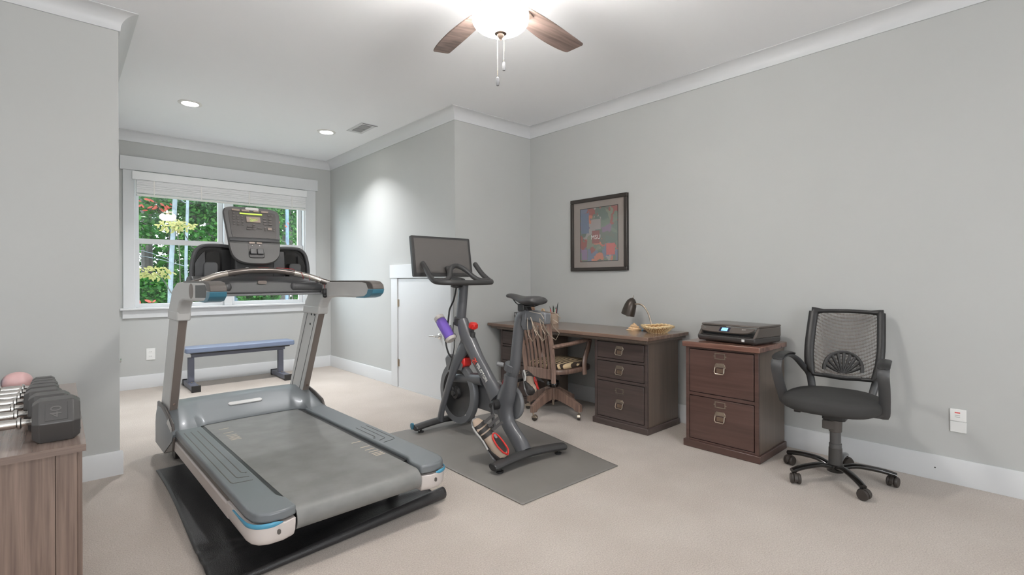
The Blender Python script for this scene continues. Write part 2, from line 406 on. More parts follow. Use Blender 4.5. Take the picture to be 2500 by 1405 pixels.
# ---- window
win = struct('window_1', (1.56, YW, 0)); T = M['trim']
obj('head_casing', B(.497, 2.663, YW-.030, YW-.0005, 2.445, 2.597), T, win, bev=.003, W=True)
obj('side_casing', B(.522, .627, YW-.022, YW-.0005, .905, 2.445), T, win, bev=.003, W=True)
obj('side_casing', B(2.492, 2.634, YW-.022, YW-.0005, .905, 2.445), T, win, bev=.003, W=True)
obj('stool', B(.492, 2.664, YW-.055, YW+.02, .883, .907), T, win, bev=.006, W=True)
obj('apron', B(.515, 2.640, YW-.020, YW-.0005, .793, .882), T, win, bev=.003, W=True)
m = MB(); j = .012
m.box(WX0, WX0+j, YW, YW+TH, .907, WZ1); m.box(WX1-j, WX1, YW, YW+TH, .907, WZ1); m.box(WX0+j, WX1-j, YW, YW+TH, WZ1-j, WZ1)
obj('jamb', m, T, win, W=True)
obj('mullion', B(1.516, 1.600, YW+.005, YW+.12, .907, WZ1-j), T, win, bev=.003, W=True)
def sash(x0, x1, z0, z1, y, gx0, gx1, gz0, gz1):
    f = MB(); f.box(x0, gx0, y, y+.035, z0, z1); f.box(gx1, x1, y, y+.035, z0, z1)
    f.box(gx0, gx1, y, y+.035, z0, gz0); f.box(gx0, gx1, y, y+.035, gz1, z1)
    s_ = obj('sash', f, T, win, W=True, bev=.002)
    obj('pane', B(gx0-.004, gx1+.004, y+.015, y+.019, gz0-.004, gz1+.004), M['pane'], s_, W=False).location = (-1.56, -YW, 0)
for x0, x1 in ((.640, 1.515), (1.601, 2.477)):
    sash(x0, x1, .9075, 1.690, YW+.045, x0+.034, x1-.050, .952, 1.632)
    sash(x0, x1, 1.650, WZ1-j, YW+.084, x0+.034, x1-.050, 1.690, 2.39)
lk = MB(); lk.box(1.03, 1.10, YW+.05, YW+.08, 1.6905, 1.700); obj('sash_lock', lk, M['bikedark'], win, W=True)

# ---- made-up windows behind the camera: frames round the added fill lights
def fill_window(name, c, along_x, w_, h_):
    wn = struct(name, c)
    def bx(u0,u1,v0,v1,t): return B(u0,u1,-t,-.0005,v0,v1) if along_x else B(-t,-.0005,u0,u1,v0,v1)
    sg = -1
    for a in ((-w_/2-.11,-w_/2,-h_/2,h_/2),(w_/2,w_/2+.11,-h_/2,h_/2),(-w_/2-.13,w_/2+.13,h_/2,h_/2+.15),(-w_/2-.13,w_/2+.13,-h_/2-.11,-h_/2),(-.04,.04,-h_/2,h_/2)):
        m_ = bx(*a,.022); m_.v = [((p[0], -p[1], p[2]) if along_x else (-p[0], p[1], p[2])) for p in m_.v]; obj('casing', m_, M['trim'], wn)
fill_window('fill_window_back', (.0, YB, 1.55), True, 2.6, 1.5)
fill_window('fill_window_side', (XB, -.6, 1.55), False, 2.6, 1.5)

# ---- blind
bl = thing('window_blind', 'white slatted blind drawn up to the top of the window', 'blind', (1.56, YW-.03, 2.2))
obj('valance', B(.600, 2.500, YW-.075, YW-.045, 2.338, 2.430), M['slat'], bl, bev=.004, W=True)
obj('headrail', B(.640, 2.478, YW-.044, YW-.006, 2.385, 2.430), M['slat'], bl, W=True)
sl0 = None
for k in range(15):
    z = 2.195 + k*.0096
    if sl0 is None:
        sl0 = obj('slat', B(.640, 2.478, -.025, .025, -.0045, .0045), M['slat'], bl, bev=.001, seg=1)
        sl0.data.transform(Matrix.Translation((-1.56, 0, 0)))
        s_ = sl0
    else:
        s_ = sl0.copy(); COL.objects.link(s_)
    s_.location = (0, -.022 + random.uniform(-.0015,.0015), z-2.2); s_.rotation_euler = (R(random.uniform(-3,3)), 0, 0)
obj('bottom_rail', B(.640, 2.478, YW-.077, YW-.027, 2.160, 2.182), M['white'], bl, bev=.005, W=True)
for x in (.80, 1.26, 1.78, 2.30):
    c = MB(); c.box(x-.006, x+.006, YW-.080, YW-.078, 2.17, 2.335); obj('ladder_tape', c, M['white'], bl, W=True)
for x in (.632, 2.484):
    c = MB(); c.box(x-.003, x+.003, YW-.05, YW-.044, 2.175, 2.36); obj('end_cord', c, M['white'], bl, W=True)

# ---- low attic doors in both alcove side walls
d = struct('door_1', (XA, 4.57, 0)); x = XA
obj('slab', B(x-.020, x-.001, 4.127, 5.018, .012, 1.224), T, d, bev=.002, W=True)
obj('threshold', B(x-.024, x-.001, 4.1215, 5.021, .0005, .0115), T, d, W=True)
obj('side_casing', B(x-.030, x-.001, 5.022, 5.160, .0005, 1.228), T, d, bev=.003, W=True)
obj('side_casing', B(x-.030, x-.001, 3.985, 4.121, .0005, 1.228), T, d, bev=.003, W=True)
obj('head_casing', B(x-.036, x-.001, 3.970, 5.182, 1.229, 1.380), T, d, bev=.003, W=True)
for z in (.277, .951):
    h = MB(); h.tube([(x-.026, 5.012, z-.04), (x-.026, 5.012, z+.04)], .007, 8); h.box(x-.0225, x-.0202, 4.99, 5.016, z-.04, z+.04); obj('hinge', h, M['pewter'], d, W=True)
def lever(par, x, y, z, sx, sy):
    k = MB(); k.lathe([(.030, 0), (.031, .006), (.026, .010), (.012, .012), (.011, .05)], 18, ax='x')
    k.v = [(x - sx*p[0], y+p[1], z+p[2]) for p in k.v]
    k.tube(spl([(x-sx*.045, y, z), (x-sx*.052, y+sy*.03, z+.003), (x-sx*.050, y+sy*.08, z), (x-sx*.046, y+sy*.12, z-.004)]), [(.009,.006)]*19, 8)
    obj('lever_handle', k, M['chrome'], par, W=True)
lever(d, x-.0205, 4.190, .640, 1, 1)
d = struct('door_2', (XL, 4.6, 0)); x = XL
obj('slab', B(x+.001, x+.004, 4.30, 5.05, .012, 1.224), T, d, W=True)
lever(d, x+.0045, 4.72, .625, -1, -1)

# ---- outlets, vent, recessed lamps
op = thing('wall_outlet', 'white double outlet plate below the window, near the left corner', 'outlet', (.770, YW-.004, .380))
obj('plate', B(.728, .812, YW-.0065, YW-.0005, .313, .444), M['plate'], op, bev=.002, W=True)
for z in (.352, .404):
    q = MB(); q.prism(rrect(.036, .034, .012, 4, .770, z), 'y', YW-.009, YW-.0066); r_ = obj('receptacle', q, M['plate'], op, W=True)
    q = MB(); q.box(-.008, -.006, -.0102, -.0092, z-.380-.004, z-.380+.006); q.box(.006, .008, -.0102, -.0092, z-.380-.004, z-.380+.006)
    for i_ in range(len(q.v)): q.v[i_] = (q.v[i_][0], q.v[i_][1]+.004, q.v[i_][2])
    obj('slot', q, M['black'], r_)
rp = thing('wall_plate', 'white plate with red print on the right wall past the mesh chair', 'wall plate', (XR-.004, .397, .372))
obj('plate', B(XR-.007, XR-.0005, .361, .433, .304, .367), M['plate'], rp, bev=.002, W=True)
obj('plate', B(XR-.009, XR-.0005, .361, .433, .3685, .439), M['plate'], rp, bev=.002, W=True)
obj('red_print', B(XR-.0098, XR-.0092, .388, .412, .415, .4225), mat('plate_red', rgb(220,100,100), .6), rp, W=True)
for z in (.392, .402): obj('grey_print', B(XR-.0098, XR-.0092, .388, .412, z, z+.0025), M['vent'], rp, W=True)
vt = thing('ceiling_vent', 'white ceiling air vent with two grey louvred panels', 'vent', (2.452, 5.1, ZT))
k = (ZT-1.2)/(2.88-1.2)
obj('frame', B(2.36, 2.54, 4.93, 5.31, ZT-.006, ZT-.0005), M['trim'], vt, bev=.003, W=True)
for y0, y1 in ((4.985, 5.105), (5.125, 5.245)):
    pn = obj('louvre_panel', B(2.395, 2.500, y0, y1, ZT-.008, ZT-.0062), M['ventdark'], vt, W=True)
    for q in range(6):
        yy = y0+.008+q*.020
        obj('louvre', B(2.397-2.452, 2.498-2.452, yy-5.1, yy+.012-5.1, -.0105, -.0082), M['vent'], pn)
obj('damper_bar', B(2.375, 2.545, 4.935, 4.942, ZT-.010, ZT-.0062), M['ventdark'], vt, W=True)
def canlight(x, y, label, watts=9.0, beam=114):
    c = thing('recessed_light', label, 'ceiling light', (x, y, ZT), group='recessed ceiling lights')
    t = MB(); t.lathe([(.066, -.002), (.070, -.010), (.096, -.006), (.098, -.0005), (.066, -.0005)], 32); obj('trim_ring', t, M['white'], c)
    t = MB(); t.lathe([(0, -.004), (.066, -.004), (.066, -.001)], 32); obj('lens', t, M['can'], c)
    ld = bpy.data.lights.new('recessed_lamp', 'AREA'); ld.shape = 'DISK'; ld.size = .12; ld.energy = watts; ld.color = (.97,.98,1); ld.spread = R(beam)
    lo = bpy.data.objects.new('lamp', ld); COL.objects.link(lo); lo.parent = c; lo.location = (0, 0, -.02)
canlight(.912, 5.463, 'lit recessed ceiling light, the larger one left of the vent near the window')
canlight(2.217, 5.507, 'lit recessed ceiling light next to the ceiling vent')
canlight(-1.4, -1.2, 'added unseen ceiling light brightening the room behind the camera, far side', 7, 160)  # this lamp and the next two are added fill, never in view
canlight(1.6, -1.6, 'added unseen ceiling light brightening the room behind the camera, wall side', 7, 160)
canlight(-1.6, 1.9, 'added unseen ceiling light brightening the left part of the room', 7, 160)

# ---- ceiling fan
fan = thing('ceiling_fan', 'ceiling fan with dark wooden blades and a lit frosted bowl', 'ceiling fan', (1.644, 1.884, ZT))
t = MB(); t.lathe([(.07,-.001),(.072,-.02),(.045,-.055),(.014,-.06),(.014,-.12),(.05,-.125),(.115,-.14),(.122,-.17),(.120,-.23),(.095,-.262),(.040,-.268),(.030,-.30),(.016,-.306),(.010,-.42),(0,-.42)], 28)
obj('motor_housing', t, M['bronze'], fan)
for q in range(3):
    a = R(30+120*q); ld = bpy.data.lights.new('fan_bulb', 'POINT'); ld.energy = FAN_W; ld.shadow_soft_size = .03; ld.color = (.96,.98,1)
    lo = bpy.data.objects.new('bulb', ld); COL.objects.link(lo); lo.parent = fan; lo.location = (.108*cos(a), .108*sin(a), -.322)
t = MB(); pr = [(.132,-.318),(.139,-.325),(.143,-.345),(.141,-.362)]
for q in range(1, 10):
    a = (pi/2)*q/10; pr.append((.141*cos(a)**.9+.0, -.362-.066*sin(a)))
pr += [(.020,-.429),(0,-.430)]
t.lathe(pr, 36); obj('glass_bowl', t, M['bowl'], fan)
t = MB(); t.lathe([(.030,-.428),(.031,-.432),(.018,-.437),(.017,-.444),(.013,-.449),(.007,-.458),(.004,-.460),(.003,-.465),(0,-.465)], 20); obj('finial', t, M['bronze'], fan)
for q in range(5):
    an = R(8.5+72*q); rot = Matrix.Rotation(an, 4, 'Z')
    t = MB(); t.M = rot @ Matrix.Translation((0,0,-.250)) @ Matrix.Rotation(R(-10), 4, 'X')
    up = spl([(.17,.046),(.30,.070),(.45,.082),(.60,.076),(.685,.062)], 5)+[(.697,.054)]; lo = [(.712,-.046),(.704,-.056)]+spl([(.690,-.058),(.45,-.060),(.30,-.056),(.17,-.046)], 5)
    t.prism(up+lo, 'z', -.004, .004); bd = obj('blade', t, M['fanwood'], fan, bev=.002, seg=1)
    t = MB(); t.M = rot; t.prism([(.09,-.02),(.14,-.018),(.19,-.038),(.235,-.03),(.24,0),(.235,.03),(.19,.038),(.14,.018),(.09,.02)], 'z', -.262, -.2555)
    obj('blade_arm', t, M['bronze'], bd)
for dx, dy, ln, c_ in ((-.012,.010,.268,0), (.012,-.010,.192,1)):
    t = MB(); t.tube([(dx,dy,-.43),(dx,dy,-.43-ln+.05)], .0013, 6)
    for q in range(int((ln-.05)/.008)): t.ball((dx,dy,-.43-q*.008), .0022, 6, 4)
    pc = obj('pull_chain', t, M['pewter'], fan)
    t = MB(); z0 = -.43-ln+.05; t.lathe([(.002,z0),(.008,z0-.006),(.0095,z0-.03),(.007,z0-.044),(0,z0-.046)], 12, (dx,dy,0)); obj('pull', t, M['grey'], pc)
# ---- framed picture (its artwork replaced by an abstract collage, its colours greyed for haze on the glass)
pf = thing('framed_picture', 'dark framed colourful print with a grey mat on the right wall', 'picture', (XR-.012, 2.998, 1.645))
PX = lambda x: x-(XR-.012)
def pbox(y0, y1, z0, z1, x0, x1): return B(PX(x0), PX(x1), y0-2.998, y1-2.998, z0-1.645, z1-1.645)
y0, y1, z0, z1 = 2.658, 3.338, 1.287, 2.004
m = MB(); m.prism([(y0-2.998, z0-1.645),(y1-2.998, z0-1.645),(y1-2.998, z1-1.645),(y0-2.998, z1-1.645)], 'x', PX(XR-.006), PX(XR-.001)); obj('backing', m, M['black'], pf)
fw = .036; xs = (XR-.032, XR-.006)
for a in ((y0,y1,z0,z0+fw),(y0,y1,z1-fw,z1),(y0,y0+fw,z0+fw,z1-fw),(y1-fw,y1,z0+fw,z1-fw)): obj('frame_bar', pbox(*a, *xs), M['blackframe'], pf, bev=.006)
ay0, ay1, az0, az1 = 2.770, 3.216, 1.385, 1.900
obj('mat_board', pbox(y0+fw, y1-fw, z0+fw, z1-fw, XR-.015, XR-.0062), M['matboard'], pf)
obj('mat_bevel', pbox(ay0-.006, ay1+.006, az0-.006, az1+.006, XR-.0156, XR-.0151), M['black'], pf)
def art():
    mm, nt, p = nodes('abstract_collage'); tc = nt.nodes.new('ShaderNodeTexCoord')
    v = nt.nodes.new('ShaderNodeTexVoronoi'); v.inputs['Scale'].default_value = 13; v.inputs['Randomness'].default_value = 1
    n = nt.nodes.new('ShaderNodeTexNoise'); n.inputs['Scale'].default_value = 9; n.inputs['Detail'].default_value = 3
    mx0 = nt.nodes.new('ShaderNodeMixRGB'); mx0.inputs[0].default_value = .22
    nt.links.new(tc.outputs['Object'], n.inputs['Vector']); nt.links.new(tc.outputs['Object'], mx0.inputs[1]); nt.links.new(n.outputs['Color'], mx0.inputs[2])
    nt.links.new(mx0.outputs[0], v.inputs['Vector'])
    r = nt.nodes.new('ShaderNodeValToRGB'); r.color_ramp.interpolation = 'CONSTANT'; e = r.color_ramp.elements
    haze = lambda c: tuple(int(v*.62+148*.38) for v in c)  # grey mixed in stands for reflection haze on the glazing
    cols = [(86,104,92),(120,128,104),(150,66,60),(204,84,74),(98,110,140),(160,150,146),(92,98,86),(208,110,80),(120,92,120),(100,118,98)]
    cols = [haze(c) for c in cols]; e[0].color = rgb(*cols[0]); e[0].position = 0; e[1].color = rgb(*cols[1]); e[1].position = .12
    for i, c in enumerate(cols[2:]): k = e.new(.22+i*.085); k.color = rgb(*c)
    sp = nt.nodes.new('ShaderNodeSeparateColor'); nt.links.new(v.outputs['Color'], sp.inputs[0]); nt.links.new(sp.outputs[0], r.inputs[0])
    nt.links.new(r.outputs[0], p.inputs['Base Color']); p.inputs['Roughness'].default_value = .6; return mm
ar = obj('print', pbox(ay0, ay1, az0, az1, XR-.0164, XR-.0157), art(), pf)
def patch(y0_, y1_, z0_, z1_, c, k): obj('print_patch', pbox(y0_, y1_, z0_, z1_, XR-.0170-k*.0004, XR-.0165), mat('patch%d' % k, rgb(*[int(v*.65+148*.35) for v in c]), .6), pf)  # patch colours carry the same painted glass haze
patch(2.98,3.07,1.555,1.68,(138,66,62),0); patch(3.11,3.205,1.66,1.86,(92,108,140),1); patch(2.965,3.08,1.69,1.79,(158,146,142),2)
patch(2.80,2.90,1.44,1.55,(206,88,82),3); patch(3.13,3.20,1.40,1.50,(136,112,150),4)
text('MSU', .060, M['letter'], pf, axes((PX(XR-.0182), 3.025-2.998, 1.615-1.645), (0,-1,0), (0,0,1), (-1,0,0)))
obj('glazing', pbox(y0+fw-.004, y1-fw+.004, z0+fw-.004, z1-fw+.004, XR-.0225, XR-.0215), M['picglass'], pf)

# ================================================================== TREADMILL
tm = thing('treadmill', 'grey treadmill with a tall console and blue accents on a black mat', 'treadmill', (1.004, 2.95, .020), R(1.1))
def mir(poly, s): return [(s*x, y) for x, y in poly]
rail = [(.325,.72),(.325,-.665),(.318,-.69),(.304,-.725),(.301,-.75),(.301,-.832),(.35,-.846),(.405,-.842),(.438,-.822),(.457,-.79),(.465,-.74),(.465,.72)]
capo = [(.303,-.50),(.303,-.834),(.35,-.850),(.407,-.847),(.442,-.826),(.462,-.792),(.470,-.74),(.470,-.47),(.44,-.47),(.33,-.5)]
for s in (-1, 1):
    t = MB(); t.prism(mir(rail, s), 'z', .222, .262); rl = obj('side_rail', t, M['tmgrey'], tm, bev=.009, seg=3)
    for q in range(3):
        xo = .435-.035*q; ye = (-.42+.055*q) if s < 0 else (-.36+.05*q)
        pts = [(s*xo, .62 if s < 0 else .0, .2625), (s*xo, ye+.02, .2625), (s*(xo-.006), ye+.006, .2625), (s*(xo-.02), ye, .2625), (s*(.352), ye-.012, .2625)]
        g = MB(); g.tube(pts, [(.0010,.0026)]*5, 6, fix=None); obj('grip_groove', g, M['dark'] if s > 0 else M['tmskirt'], rl)
    t = MB(); t.prism(mir([(.330,.80),(.330,-.72),(.40,-.80),(.450,-.76),(.458,-.70),(.458,.80)], s), 'z', .196, .2225); obj('rail_skirt', t, M['tmskirt'], tm, bev=.003)
    t = MB(); t.prism(mir([(.36,.95),(.36,-.50),(.458,-.475),(.466,-.475),(.466,.95)], s), 'z', .130, .1955); obj('side_frame', t, M['cap'], tm, bev=.012, seg=3)
    # end cap: boat-like lower edge
    secs = []
    for z, k in ((.212,1.0),(.19,1.0),(.16,.985),(.142,.955),(.132,.90),(.128,.82)):
        cx, cy = .385, -.62
        secs.append([(s*max(.303, cx+(x-cx)*k), cy+(y-cy)*k, z) for x, y in capo])
    t = MB(); t.loft(secs); ec = obj('end_cap', t, M['cap'], tm, bev=.004, ang=50)
    a = [(.36,-.853),(.407,-.849),(.443,-.828),(.464,-.793),(.472,-.74),(.472,-.58)] if s < 0 else [(.375,-.853),(.407,-.849),(.443,-.828),(.464,-.793),(.472,-.74)]
    t = MB(); t.tube([(s*x, y, .219) for x, y in spl([p+(0,) for p in a], 4) for x, y in [(x, y)]] if False else [(s*p[0], p[1], .219-.006*(i_/12)) for i_, p in enumerate(spl(a, 4))],
                     [(.010*min(1, .15+i_/3, .15+(len(spl(a,4))-1-i_)/5), .004) for i_ in range(len(spl(a,4)))], 8, fix=None); obj('blue_accent', t, M['blue'], tm)
    t = MB(); t.prism(rrect(.013, .020, .0064, 5, s*.375, .182), 'y', -.853, -.846); obj('bolt_slot', t, M['tmskirt'], ec)
# belt
pf_ = [(.86,.245),(.86,.235),(-.79,.235)]
for q in range(9):
    a = pi/2+pi*q/8; pf_.append((-.79+.040*cos(a), .195+.040*sin(a)))
pf_ += [(.86,.155),(.86,.145),(-.79,.145)]
for q in range(11):
    a = -pi/2-pi*q/10; pf_.append((-.79+.050*cos(a), .195+.050*sin(a)))
t = MB(); t.prism(pf_, 'x', -.298, .298); bt = obj('belt', t, M['rubber'], tm, ang=30)
for s, x, ys in ((-1, -.222, (.620,.513,.447,.413,.384,.360,.338)), (1, .262, (-.213,-.321,-.377,-.420,-.452,-.474,-.494))):
    for y in ys: obj('belt_mark', B(x-.028, x+.028, y-.0035, y+.0035, .2451, .2456), M['mark'], bt)
obj('deck', B(-.36, .36, -.73, .86, .160, .2345), M['black'], tm)
for s in (-1, 1):
    t = MB(); t.box(min(s*.3245,s*.2985), max(s*.3245,s*.2985), -.66, .80, .2, .2435); obj('belt_gap', t, M['black'], tm)
# feet and lift frame under the deck
for s in (-1, 1):
    t = MB(); t.lathe([(.035, .010),(.035,.03),(.018,.034),(.018,.135)], 16, (s*.36, -.45, 0)); obj('rear_foot', t, M['black'], tm)
    t = MB(); t.lathe([(.05,-.025),(.055,-.02),(.055,.02),(.05,.025)], 18, (s*.40, 1.02, .065), 'x'); obj('transport_wheel', t, M['black'], tm)
obj('lift_frame', B(-.42, .42, .90, 1.24, .060, .155), M['dark'], tm, bev=.01)
# motor cover
secs = []
st = [(-.482,.0,.70),(-.478,.6,.70),(-.455,.86,.695),(-.40,.93,.69),(-.345,.95,.705),(-.315,.95,.775),(-.28,.97,.795),(-.10,1,.805),(.10,1,.805),(.28,.97,.795),(.315,.95,.775),(.345,.95,.705),(.40,.93,.69),(.455,.86,.695),(.478,.6,.70),(.482,.0,.70)]
for x, k, y0 in st:
    pr = [(y0,.250),(y0+.02,.265),(y0+.14,.305),(y0+.24 if y0 > .75 else 1.0,.345),(1.12,.365),(1.24,.352),(1.30,.30),(1.32,.20),(1.32,.06),(1.0,.06),(y0+.02,.20)]
    secs.append([(x, y, .20+(z-.20)*(.55+.45*k) if z > .2 else z) for y, z in pr])
t = MB(); t.loft(secs); mc = obj('motor_cover', t, M['tmgrey'], tm, ang=28)
t = MB(); nrm = Vector((0,-.36,.93)); t.M = axes((0,.975,.3165), (1,0,0), (0,.93,.36), nrm); t.prism(rrect(.22,.036,.0178,6), 'z', 0, .007); obj('badge', t, M['silver'], mc, bev=.001)
for s in (-1, 1):
    t = MB(); t.prism([(.74,.13),(.70,.22),(.76,.30),(.90,.335),(1.02,.355),(1.27,.355),(1.30,.25),(1.30,.05),(1.02,.05)], 'x', s*.462, s*.478); obj('side_guard', t, M['tmskirt'], tm, bev=.007, seg=3)
    t = MB(); t.prism([(.74,.20),(.75,.28),(.85,.315),(.92,.26),(.88,.18)], 'x', s*.4781, s*.481); obj('side_badge', t, M['silver'], tm, bev=.0015)
    # uprights
    x0, x1 = s*.402, s*.458
    t = MB(); t.prism([(1.004,.30),(.644,1.0),(.92,1.0),(1.275,.30)], 'x', x0, x1); up = obj('upright', t, M['silver'], tm, bev=.012, seg=3)
    t = MB(); t.prism([(1.002,.301),(.642,.999),(.650,.999),(1.010,.301)], 'x', s*.408, s*.452); obj('rear_trim', t, M['taupe'], up)
    t = MB(); t.prism([(1.195,.335),(.836,.99),(.842,.99),(1.203,.335)], 'x', s*.4005, s*.4021); obj('groove', t, M['dark'], up)
    t = MB(); t.prism([(1.040,.335),(.680,.99),(.684,.99),(1.045,.335)], 'x', s*.4005, s*.4021); obj('groove', t, M['dark'], up)
    for y, z in ((.735,.955),(.79,.955),(.815,.86)):
        t = MB(); t.lathe([(.0085,-.0015),(.0085,.0015)], 12, (s*.4005, y, z), 'x'); obj('bolt', t, M['black'], up)
    t = MB(); t.lathe([(0,-.004),(.008,-.003),(.008,.003)], 12, (s*.43, .962, .375), 'y'); obj('bolt', t, M['bronze'], up)
    # arms
    hw = .036; xc = s*.430
    t = MB(); t.prism([(.935,.965),(.655,.965),(.625,1.03),(.575,1.075),(.48,1.092),(-.10,1.098),(-.17,1.108),(-.21,1.128),(-.222,1.152),(-.212,1.178),(-.175,1.196),(-.10,1.203),(.50,1.203),(.66,1.196),(.80,1.15),(.90,1.05)], 'x', xc-hw, xc+hw)
    arm = obj('arm', t, M['silver'], tm, bev=.014, seg=3)
    t = MB(); t.prism([(.94,.962),(.65,.962),(.642,.985),(.632,1.02),(.925,1.02)], 'x', xc-hw-.002, xc+hw+.002); obj('arm_collar', t, M['silver'], arm, bev=.008)
    t = MB(); t.prism([(-.150,1.152),(-.224,1.152),(-.214,1.180),(-.176,1.198),(-.10,1.205),(.45,1.2055),(.45,1.197),(-.06,1.195),(-.125,1.185)], 'x', xc-hw-.0015, xc+hw+.0015); obj('arm_cap', t, M['tmskirt'], arm, bev=.008)
    t = MB(); t.prism([(-.150,1.1515),(-.224,1.1515),(-.212,1.127),(-.172,1.106),(-.10,1.096),(.02,1.096),(.02,1.100),(-.09,1.106),(-.135,1.125)], 'x', xc-hw-.0015, xc+hw+.0015); obj('arm_accent', t, M['teal'], arm, bev=.008)
    xo = xc+s*hw
    t = MB(); t.prism([(.115,1.115),(.115,1.182),(-.115,1.184),(-.142,1.16),(-.125,1.120)], 'x', xo, xo+s*.0015); obj('side_window', t, M['dark'], arm, bev=.0005, seg=1)
    t = MB(); t.prism([(.23+.055*cos(2*pi*q/18), 1.150+.042*sin(2*pi*q/18)) for q in range(18)], 'x', xo, xo+s*.0012); obj('side_lens', t, M['taupe'], arm)
    t = MB(); t.tube([(s*.40,.60,1.165),(s*.20,.60,1.165)], [(.036,.030),(.030,.026)], 14, cap=True); t.ball((s*.20,.60,1.165),(.02,.028,.03)); obj('cup_pod', t, M['dark'], tm)
# crossbar housing
t = MB(); t.prism([(.58,1.125),(.60,1.115),(.78,1.115),(.80,1.20),(.76,1.235),(.66,1.235),(.60,1.20)], 'x', -.395, .395); cb = obj('crossbar', t, M['dark'], tm, bev=.010, seg=3)
obj('crossbar_edge', B(-.394, .394, .572, .60, 1.108, 1.122), M['grey'], cb, bev=.004)
t = MB(); t.prism(rrect(.055,.022,.010,5,0,1.195), 'y', .585, .6015); obj('sensor_badge', t, M['taupe'], cb)
# arched grip bar
arc = spl([(-.425,.52,1.185),(-.36,.535,1.205),(-.27,.545,1.238),(-.13,.55,1.266),(0,.55,1.274),(.13,.55,1.266),(.27,.54,1.238),(.36,.525,1.208),(.425,.505,1.185)], 5)
t = MB(); t.tube(arc, .019, 12); hb = obj('grip_bar', t, mat('grip_bar_gunmetal', rgb(112,106,102), .28, metal=.75), tm)
for a, b in ((5, 13), (27, 36)):
    t = MB(); t.tube(arc[a:b], .0200, 12); obj('pulse_grip', t, M['steel'], hb)
# console
CO = Vector((0,.690,1.315)); vd = Vector((0,.125,.395)).normalized(); nd = Vector((0,-.395,.125)).normalized()
CM = axes(CO, (1,0,0), vd, nd)
def half(pts): return pts + [(-x, y) for x, y in pts[::-1]]
out = half(spl([(0,.0),(.06,.003),(.115,.022),(.148,.06),(.160,.11),(.165,.17),(.172,.26),(.180,.345),(.178,.385),(.160,.408),(.11,.418),(0,.421)], 3)[:-1])
t = MB(); t.M = CM; secs = []
for wz, k in ((-.050,.86),(-.035,.955),(-.012,.995),(0,.985),(.006,.965)):
    secs.append([(x*k, .21+(y-.21)*k, wz) for x, y in out])
t.loft(secs); con = obj('console', t, mat('console_grey', rgb(82,81,80), .45, bump=(700,.05,.0004)), tm, ang=40)
def cpart(name, mt, poly, w0, w1, par=con, bev=0):
    t = MB(); t.M = CM; t.prism(poly, 'z', w0, w1); return obj(name, t, mt, par, bev=bev)
pan = cpart('display_panel', M['screen'], half([(.0,.190),(.137,.190),(.142,.22),(.150,.36),(.145,.380),(.10,.390),(0,.392)]), .0062, .0085)
cpart('top_badge', M['silver'], rrect(.085,.020,.0095,5,0,.403), .0062, .0095)
def dpart(name, mt, u, v, wd, ht, h=.0012): 
    t = MB(); t.M = CM; t.prism([(u-wd/2,v-ht/2),(u+wd/2,v-ht/2),(u+wd/2,v+ht/2),(u-wd/2,v+ht/2)], 'z', .0086, .0086+h); return obj(name, t, mt, pan)
for u, wd in ((-.105,.048),(-.045,.048),(.022,.034),(.078,.046)): dpart('readout', M['lcdtan'], u, .364, wd, .013)
dpart('message_strip', M['led'], -.012, .3405, .142, .010)
dpart('graphic_display', M['lcdtan'], 0, .300, .088, .040, .0008)
t = MB(); t.M = CM
for pts in ([(-.022,.288),(-.012,.300),(.006,.303),(.020,.306),(.026,.301),(.020,.294),(.004,.291),(-.012,.286),(-.022,.288)], [(-.012,.290),(.0,.298),(.014,.300)], [(-.020,.312),(-.018,.303)], [(-.026,.307),(-.012,.309)]):
    t.tube([(x,y,.0098) for x, y in pts], .0011, 5)
obj('route_graphic', t, M['led'], pan)
for r_ in range(4):
    for c_ in range(3): dpart('key', M['key'], -.122+c_*.026, .318-r_*.0195, .012, .0075)
for r_ in range(3):
    for c_ in range(2): dpart('key', M['key'], .072+c_*.036, .312-r_*.020, .020, .009)
dpart('key', M['key'], -.118, .338, .012, .008)
for u in (.102,.124): dpart('key', M['key'], u, .338, .012, .008)
for u, v, wd in ((-.028,.248,.030),(.0,.262,.015),(.0,.246,.015),(.0,.231,.017),(.034,.240,.028),(-.034,.230,.028),(.07,.245,.010),(.07,.228,.010),(.128,.245,.010),(.128,.226,.010)): dpart('key', M['key'], u, v, wd, .009)
dpart('key', M['lcdtan'], .100, .238, .026, .018)
t = MB(); t.M = CM; t.prism([(.188,-.002),(.188,.010),(.172,.018),(.160,.014),(.158,-.002)], 'x', -.158, .158); obj('reading_shelf', t, M['dark'], con, bev=.003)
cpart('shelf_slot', M['black'], rrect(.318,.007,.003,3,0,.1535), .0052, .0075)
lp = cpart('lower_readout_panel', M['screen'], rrect(.094,.040,.006,4,0,.122), .0062, .0078)
for u in (-.024,.022): 
    t = MB(); t.M = CM; t.prism(rrect(.034,.012,.002,3,u,.129), 'z', .0079, .009); obj('readout', t, M['lcdtan'], lp)
    t = MB(); t.M = CM; t.prism(rrect(.006,.007,.001,2,u,.111), 'z', .0079, .0088); obj('print_mark', t, M['letter'], lp)
tg = cpart('toggle_housing', M['black'], rrect(.098,.048,.014,5,0,.068), .0055, .0120, bev=.004)
for u in (-.0215,.0215):
    t = MB(); t.M = CM; t.prism(rrect(.040,.040,.006,4,u,.066), 'z', .0121, .020); obj('paddle', t, M['dark'], tg, bev=.006, seg=3)
